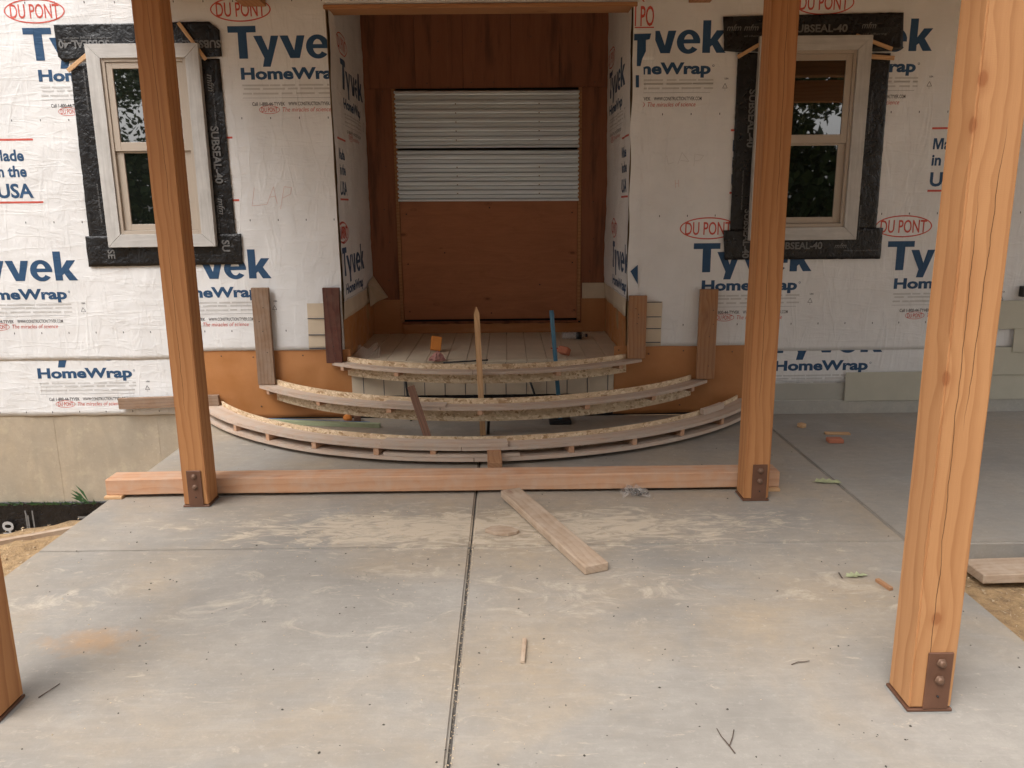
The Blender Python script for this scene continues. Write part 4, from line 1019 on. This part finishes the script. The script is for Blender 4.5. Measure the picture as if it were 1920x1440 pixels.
hp0 = Vector((.395, 5.775, .03))
tube('handle', [hp0, hp0.lerp(tp, .93), hp0.lerp(tp, .95), tp], [.016, .0165, .0185, .0165], M['bluep'], 14, parent=tm)
for (u0, v0), (u1, v1), lb in (((765, 745), (760, 722), 'black steel rod leaning on the riser left of the lath'), ((1003, 742), (991, 718), 'black steel rod leaning on the riser right of the pointed stake')):
    a_ = PY(u0, v0, 5.93); b_ = PY(u1, v1-12, 5.965); a2 = a_+(a_-b_)*1.5; a2.z = .0 if a2.z < 0 else a2.z
    k = a_.z/(b_.z-a_.z); a0_ = a_-(b_-a_)*k
    tube('steel_rod', [a0_, b_], .009, M['darkmetal'], label=lb, cat='rod')
ls = empty('lumber_strip', (-1.3, 5.71, 0), label='pale green tinted lumber strip with a blue edge, behind the left of the lowest form', cat='lumber')
a_ = PZ(500, 796); b_ = PZ(712, 803)
board('strip', (a_.x, a_.y+.02, .017), (b_.x, b_.y+.02, .017), .035, .034, M['green_l'], parent=ls)
board('blue_edge', (a_.x, a_.y+.045, .0365), (b_.x-.08, b_.y+.05, .0365), .010, .003, M['blueedge'], parent=ls)
c = PZ(652, 790)
bm = bmesh.new(); bmesh.ops.create_icosphere(bm, subdivisions=3, radius=.036)
for v in bm.verts: v.co *= 1+.22*noise.noise(v.co*28); v.co.z *= .8
bm_obj('orange_lump', bm, M['orange'], Matrix.Translation((c.x, c.y, .027)), smooth=True, label='small orange foam lump on the slab behind the lumber strip', cat='foam')
lump('dark_block', (c.x+.075, c.y+.0, 0), .05, .05, .045, M['brown_lath'], .3, label='small dark wood block beside the orange lump', cat='wood block')

# things on the porch floor
c = PZ(820, 678, DZ)
c2_ = PZ(818, 660, DZ); lump('orange_block', (c2_.x, c2_.y, DZ+.012), .085, .05, .115, M['orange'], .25, tilt=(-.35, .18), label='orange foam block tipped up on the porch floor left of the stake', cat='foam block')
# crumpled paper
bm = bmesh.new(); bmesh.ops.create_icosphere(bm, subdivisions=3, radius=1)
for v in bm.verts:
    k = 1+.5*noise.noise(v.co*2.3+Vector((3, 1, 2))); v.co = Vector((v.co.x*.032*k*(1.7-v.co.z*1.1), v.co.y*.03*k, max(0, v.co.z*.045*k+.03)))
bm_obj('crumpled_paper', bm, M['paper'], Matrix.Translation((c.x, c.y+.03, DZ)), label='crumpled pinkish wrapper in front of the orange block', cat='wrapper')
c = PZ(1058, 668, DZ); lump('brick_piece', (c.x, c.y+.02, DZ+.014), .085, .075, .055, M['brick'], -.5, tilt=(-.45, .1), label='terracotta brick piece on the porch floor right of the blue handle', cat='brick')
c = PZ(1040, 655, DZ)
tube('red_clip', [(c.x-.03+.06*abs(math.sin(i*.6))+.004*i, c.y+.02*math.cos(i*.9), DZ+.006) for i in range(8)], .005, M['redp'], 8, label='small red plastic clip lying behind the blue handle', cat='clip')
tube('thin_rod', [PZ(831, 680, DZ+.035)+Vector((0, -.0, 0)), PZ(915, 675, DZ+.04)], .006, M['darkmetal'], label='thin dark rod lying across the edge of the porch floor', cat='rod')
bt = empty('water_bottle', (.6, 6.9, DZ), label='clear empty plastic bottle with black label lying near the door', cat='bottle')
c = Vector((PZ(1053, 636, DZ).x, 6.91, DZ+.034)); rt_ = -.05
prof = [(0, .02), (.006, .030)]+[(.012+.008*i, .031+.0018*math.sin(i*1.6)) for i in range(15)]+[(.135, .032), (.17, .032)]
lathe_x('body', prof+[(.185, .026), (.20, .014), (.21, .0125)], c, M['bottle'], 20, rt_, parent=bt)
lathe_x('wrap_label', ((.128, .0328), (.176, .0328)), c, M['black'], 20, rt_, parent=bt)
lathe_x('cap', ((.208, .016), (.228, .016)), c, M['black'], 14, rt_, parent=bt)
def bag(name, c, pts, mat, label, z0, fill=None):
    """loose film bag: a grid pulled up into peaks"""
    t = empty(name, (c.x, c.y, z0), label=label, cat='plastic bag'); n_ = 16; vs_ = []; S_, hgt = pts
    for j in range(n_+1):
        for i in range(n_+1):
            x, y = (i/n_-.5)*2, (j/n_-.5)*2; r_ = max(0, 1-(x*x+y*y)/2)
            z = hgt*(.25*r_+.75*r_*abs(noise.noise((x*1.7+c.x*9, y*1.7, c.y)))*2.2)+.004
            vs_.append((c.x+x*S_*.5+.012*noise.noise((x*2, y*2, 9)), c.y+y*S_*.38+.012*noise.noise((x*2, y*2, 3)), z0+z))
    fs = [(j*(n_+1)+i, j*(n_+1)+i+1, (j+1)*(n_+1)+i+1, (j+1)*(n_+1)+i) for j in range(n_) for i in range(n_)]
    mesh_obj('film', vs_, fs, mat, parent=t); return t
# the bag on the floor stands up in two folded peaks
t = empty('clear_bag', (-1.09, 6.02, DZ), label='clear crumpled plastic bag standing at the left edge of the porch floor', cat='plastic bag')
o = PZ(692, 674, DZ)+Vector((0, .03, .0)); A = PY(672, 646, o.y); B = PY(706, 641, o.y); Cc = PY(664, 672, o.y+.03); D = PY(712, 672, o.y+.04); E_ = PY(690, 676, o.y-.03); Fm = PY(690, 655, o.y-.01)
vs_ = [A, B, Cc, D, E_, Fm, Fm+Vector((.01, .06, -.01)), (A+E_)/2+Vector((-.02, .02, 0)), (B+D)/2+Vector((.015, .03, .0))]
mesh_obj('film', vs_, [(0, 5, 7), (5, 4, 7), (0, 7, 2), (7, 4, 2), (1, 5, 8), (5, 4, 8), (8, 4, 3), (1, 8, 3), (0, 5, 6), (5, 1, 6)], M['bag'], parent=t)
c = PZ(1190, 928)
sb = bag('screw_bag', c, (.16, .055), M['bag'], 'small clear bag of screws on the slab against the long beam', 0.)
bm = bmesh.new(); rg = random.Random(5)
for i in range(46):
    q_ = box_bm(.022, .003, .003, 0); bmesh.ops.rotate(q_, verts=q_.verts, cent=(0, 0, 0), matrix=Matrix.Rotation(rg.uniform(0, 3.1), 3, 'Z')@Matrix.Rotation(rg.uniform(-.4, .4), 3, 'Y'))
    bmesh.ops.translate(q_, verts=q_.verts, vec=(c.x+.01+rg.gauss(0, .026), c.y+rg.gauss(0, .018), .006+rg.uniform(0, .016))); me = bpy.data.meshes.new('q'); q_.to_mesh(me); q_.free(); bm.from_mesh(me); bpy.data.meshes.remove(me)
bm_obj('screws', bm, M['darkmetal'], parent=sb, kind='stuff')

# leaves and twigs
def leaf(u, v, s_, rz, label):
    c = PZ(u, v); pts = [(-1, 0), (-.75, .12), (-.6, .42), (-.42, .2), (-.15, .55), (0, .24), (.3, .5), (.42, .2), (.75, .3), (1, 0), (.7, -.22), (.45, -.16), (.3, -.5), (0, -.2), (-.2, -.52), (-.42, -.18), (-.65, -.36), (-.76, -.1)]
    bm = bmesh.new(); cen = bm.verts.new((0, 0, .005)); vv = [bm.verts.new((x*s_, y*s_, .003+.35*s_*y*y+.012*abs(noise.noise((x*2+u, y*2, 0))))) for x, y in pts]
    for i in range(len(vv)): bm.faces.new((cen, vv[i], vv[(i+1) % len(vv)]))
    bm_obj('fallen_leaf', bm, M['leaf'], Matrix.Translation((c.x, c.y, .001)) @ Matrix.Rotation(rz, 4, 'Z'), label=label, cat='leaf', group='leaves on the slab')
leaf(1550, 905, .085, -.15, 'green lobed leaf lying on the right joint of the slab'); leaf(1605, 1081, .055, .1, 'green leaf on the slab left of the nearest post')
def twig(us, r_, label): tube('twig', [PZ(u, v, .004+.003*(i % 2)) for i, (u, v) in enumerate(us)], [r_*(1-.12*i) for i in range(len(us))], M['twig'], 6, label=label, cat='twig', group='twigs on the slab')
twig([(1378, 1412), (1366, 1396), (1352, 1380), (1344, 1366)], .0022, 'left prong of the forked twig in the foreground'); twig([(1368, 1398), (1374, 1380), (1376, 1368)], .0018, 'right prong of the forked twig in the foreground')
twig([(1484, 1246), (1496, 1241), (1508, 1241), (1518, 1239)], .0018, 'thin curved twig on the slab left of the nearest post'); twig([(72, 1308), (92, 1295), (112, 1282)], .002, 'thin twig on the slab beside the cut off left post')
twig([(1573, 1074), (1578, 1082), (1580, 1084)], .003, 'stubby twig beside the smaller leaf')
# crumbs
def crumbs(name, n_, mat, seed, fn, smin, smax, label):
    rg = random.Random(seed); bm = bmesh.new()
    for i in range(n_):
        x, y = fn(rg); s_ = rg.uniform(smin, smax); a = rg.uniform(0, 6.28); e = rg.uniform(.3, 1)
        ca, sa = math.cos(a), math.sin(a); top = bm.verts.new((x, y, s_*.7+.0005))
        vv = [bm.verts.new((x+(p*ca-q*sa*e)*s_, y+(p*sa+q*ca*e)*s_, .0004)) for p, q in ((1, 0), (.2, .8), (-.9, .4), (-.7, -.6), (.3, -.9))]
        for k in range(5): bm.faces.new((top, vv[k], vv[(k+1) % 5]))
    bm_obj(name, bm, M[mat], kind='stuff', label=label, cat='debris')
def onslab(rg): return rg.uniform(-2.2, 1.9), rg.uniform(1.4, 5.9) if rg.random() < .5 else rg.uniform(1.5, 3.5)
crumbs('dark_crumbs', 360, 'crumbs', 1, onslab, 0.0015, .0065, 'dark specks of dirt and bark scattered over the slab')
crumbs('wood_crumbs', 380, 'chips', 2, onslab, .001, .0045, 'pale wood crumbs scattered over the slab')
crumbs('joint_crumbs', 260, 'chips', 4, lambda rg: (rg.gauss(CJ+.004, .006), rg.uniform(1.6, 3.6)), .001, .004, 'pale crumbs caught along the centre joint of the slab')
crumbs('sawdust_clumps', 420, 'chips', 6, lambda rg: (rg.gauss(-.1, .8), rg.gauss(3.85, .22)), .0015, .005, 'pale sawdust clumps and shavings along the front of the long beam')
rg = random.Random(8); bm = bmesh.new()
for i in range(1500):
    x, y = (rg.uniform(1.95, 3.3), rg.uniform(1.9, 3.52)) if i < 900 else (rg.uniform(-3.4, -2.3), rg.uniform(3.2, 4.3))
    s_ = rg.uniform(.003, .012); z = ground_z(x, y); q_ = [bm.verts.new((x+rg.uniform(-1, 1)*s_, y+rg.uniform(-1, 1)*s_, z+rg.uniform(0, 1)*s_)) for _ in range(4)]
    for f in ((0, 1, 2), (0, 2, 3), (0, 1, 3), (1, 2, 3)): bm.faces.new([q_[k] for k in f])
bm_obj('dirt_gravel', bm, M['chips'], kind='stuff', label='pebbles and wood crumbs on the dirt on both sides of the slab', cat='gravel')

# ------------------------------------------------------------------ trees across the yard (mirrored in the glass; more added to block low light)
def crown_mesh(seed, n_=13000):
    rg = random.Random(seed); bm = bmesh.new(); cl = [(Vector((rg.gauss(0, 1.5), rg.gauss(0, 1.5), rg.uniform(-2.4, 2.6))), rg.uniform(.5, 1.3)) for _ in range(26)]
    for i in range(n_):
        c, r_ = rg.choice(cl); d = Vector((rg.gauss(0, 1), rg.gauss(0, 1), rg.gauss(0, .7))).normalized()*r_*rg.uniform(.5, 1); p = c+d
        a = Vector((rg.uniform(-1, 1), rg.uniform(-1, 1), rg.uniform(-1, 1))).normalized(); b = a.cross(Vector((rg.uniform(-1, 1), rg.uniform(-1, 1), rg.uniform(-1, 1)))).normalized()
        s_ = rg.uniform(.04, .09); bm.faces.new([bm.verts.new(p+k) for k in (a*s_, b*s_*.6, -a*s_, -b*s_*.6)])
    me = bpy.data.meshes.new('crown'); bm.to_mesh(me); bm.free(); me.materials.append(M['crown']); return me
rg = random.Random(21); bm = bmesh.new()  # leaf mass added out of view to darken panes and block horizon light
for i in range(26000):
    t = rg.random(); x = -24+38*t; y = -12.5-3.5*math.sin(math.pi*t)+rg.gauss(0, .8); top = 3.6+1.6*noise.noise((x*.4, 0, 3)); z = rg.uniform(-.2, top)
    p = Vector((x, y, z)); a = Vector((rg.uniform(-1, 1), rg.uniform(-1, 1), rg.uniform(-1, 1))).normalized(); b = a.cross(Vector((rg.uniform(-1, 1), rg.uniform(-1, 1), rg.uniform(-1, 1)))).normalized(); s_ = rg.uniform(.12, .26)
    bm.faces.new([bm.verts.new(p+k) for k in (a*s_, b*s_*.7, -a*s_, -b*s_*.7)])
bm_obj('undergrowth', bm, M['crown'], kind='stuff', label='dense green undergrowth behind the viewer, added out of view to darken the panes and block horizon light', cat='undergrowth')
cm = [crown_mesh(i) for i in range(3)]+[crown_mesh(9, 5200)]
def tree(x, y, h, k, label):
    t = empty('broadleaf_tree', (x, y, 0), label=label, cat='tree', group='trees across the yard')
    tube('trunk', [(x, y, -.2), (x+.1, y, h*.4), (x-.1, y+.1, h*.85)], [.2*h/8, .15*h/8, .05], M['bark'], parent=t)
    o = bpy.data.objects.new('crown', cm[k]); link(o, parent=t, M4=Matrix.Translation((x, y, h*.66)) @ Matrix.Diagonal((h/7, h/7, h/8, 1)))
for i, (x, y, h, k) in enumerate(((-13.5, -9, 9, 3), (-9, -13, 9.5, 3), (-13, -3.5, 8.5, 2), (-12, 5.5, 8, 0), (-6, -17, 12, 2), (-2, -16, 12, 0), (3, -13, 11, 1), (7, -10, 10.5, 2), (11, -12, 12, 0), (15, -7, 12, 1), (9, -17, 14, 1), (5, -19, 14, 2), (-14.5, -17, 13, 2), (0, -9.5, 8, 1), (4.5, -8.5, 8.5, 0), (-4.5, -11, 8, 2))):
    tree(x, y, h, k, 'leafy green tree across the yard out of view, put in for window reflections and shade')
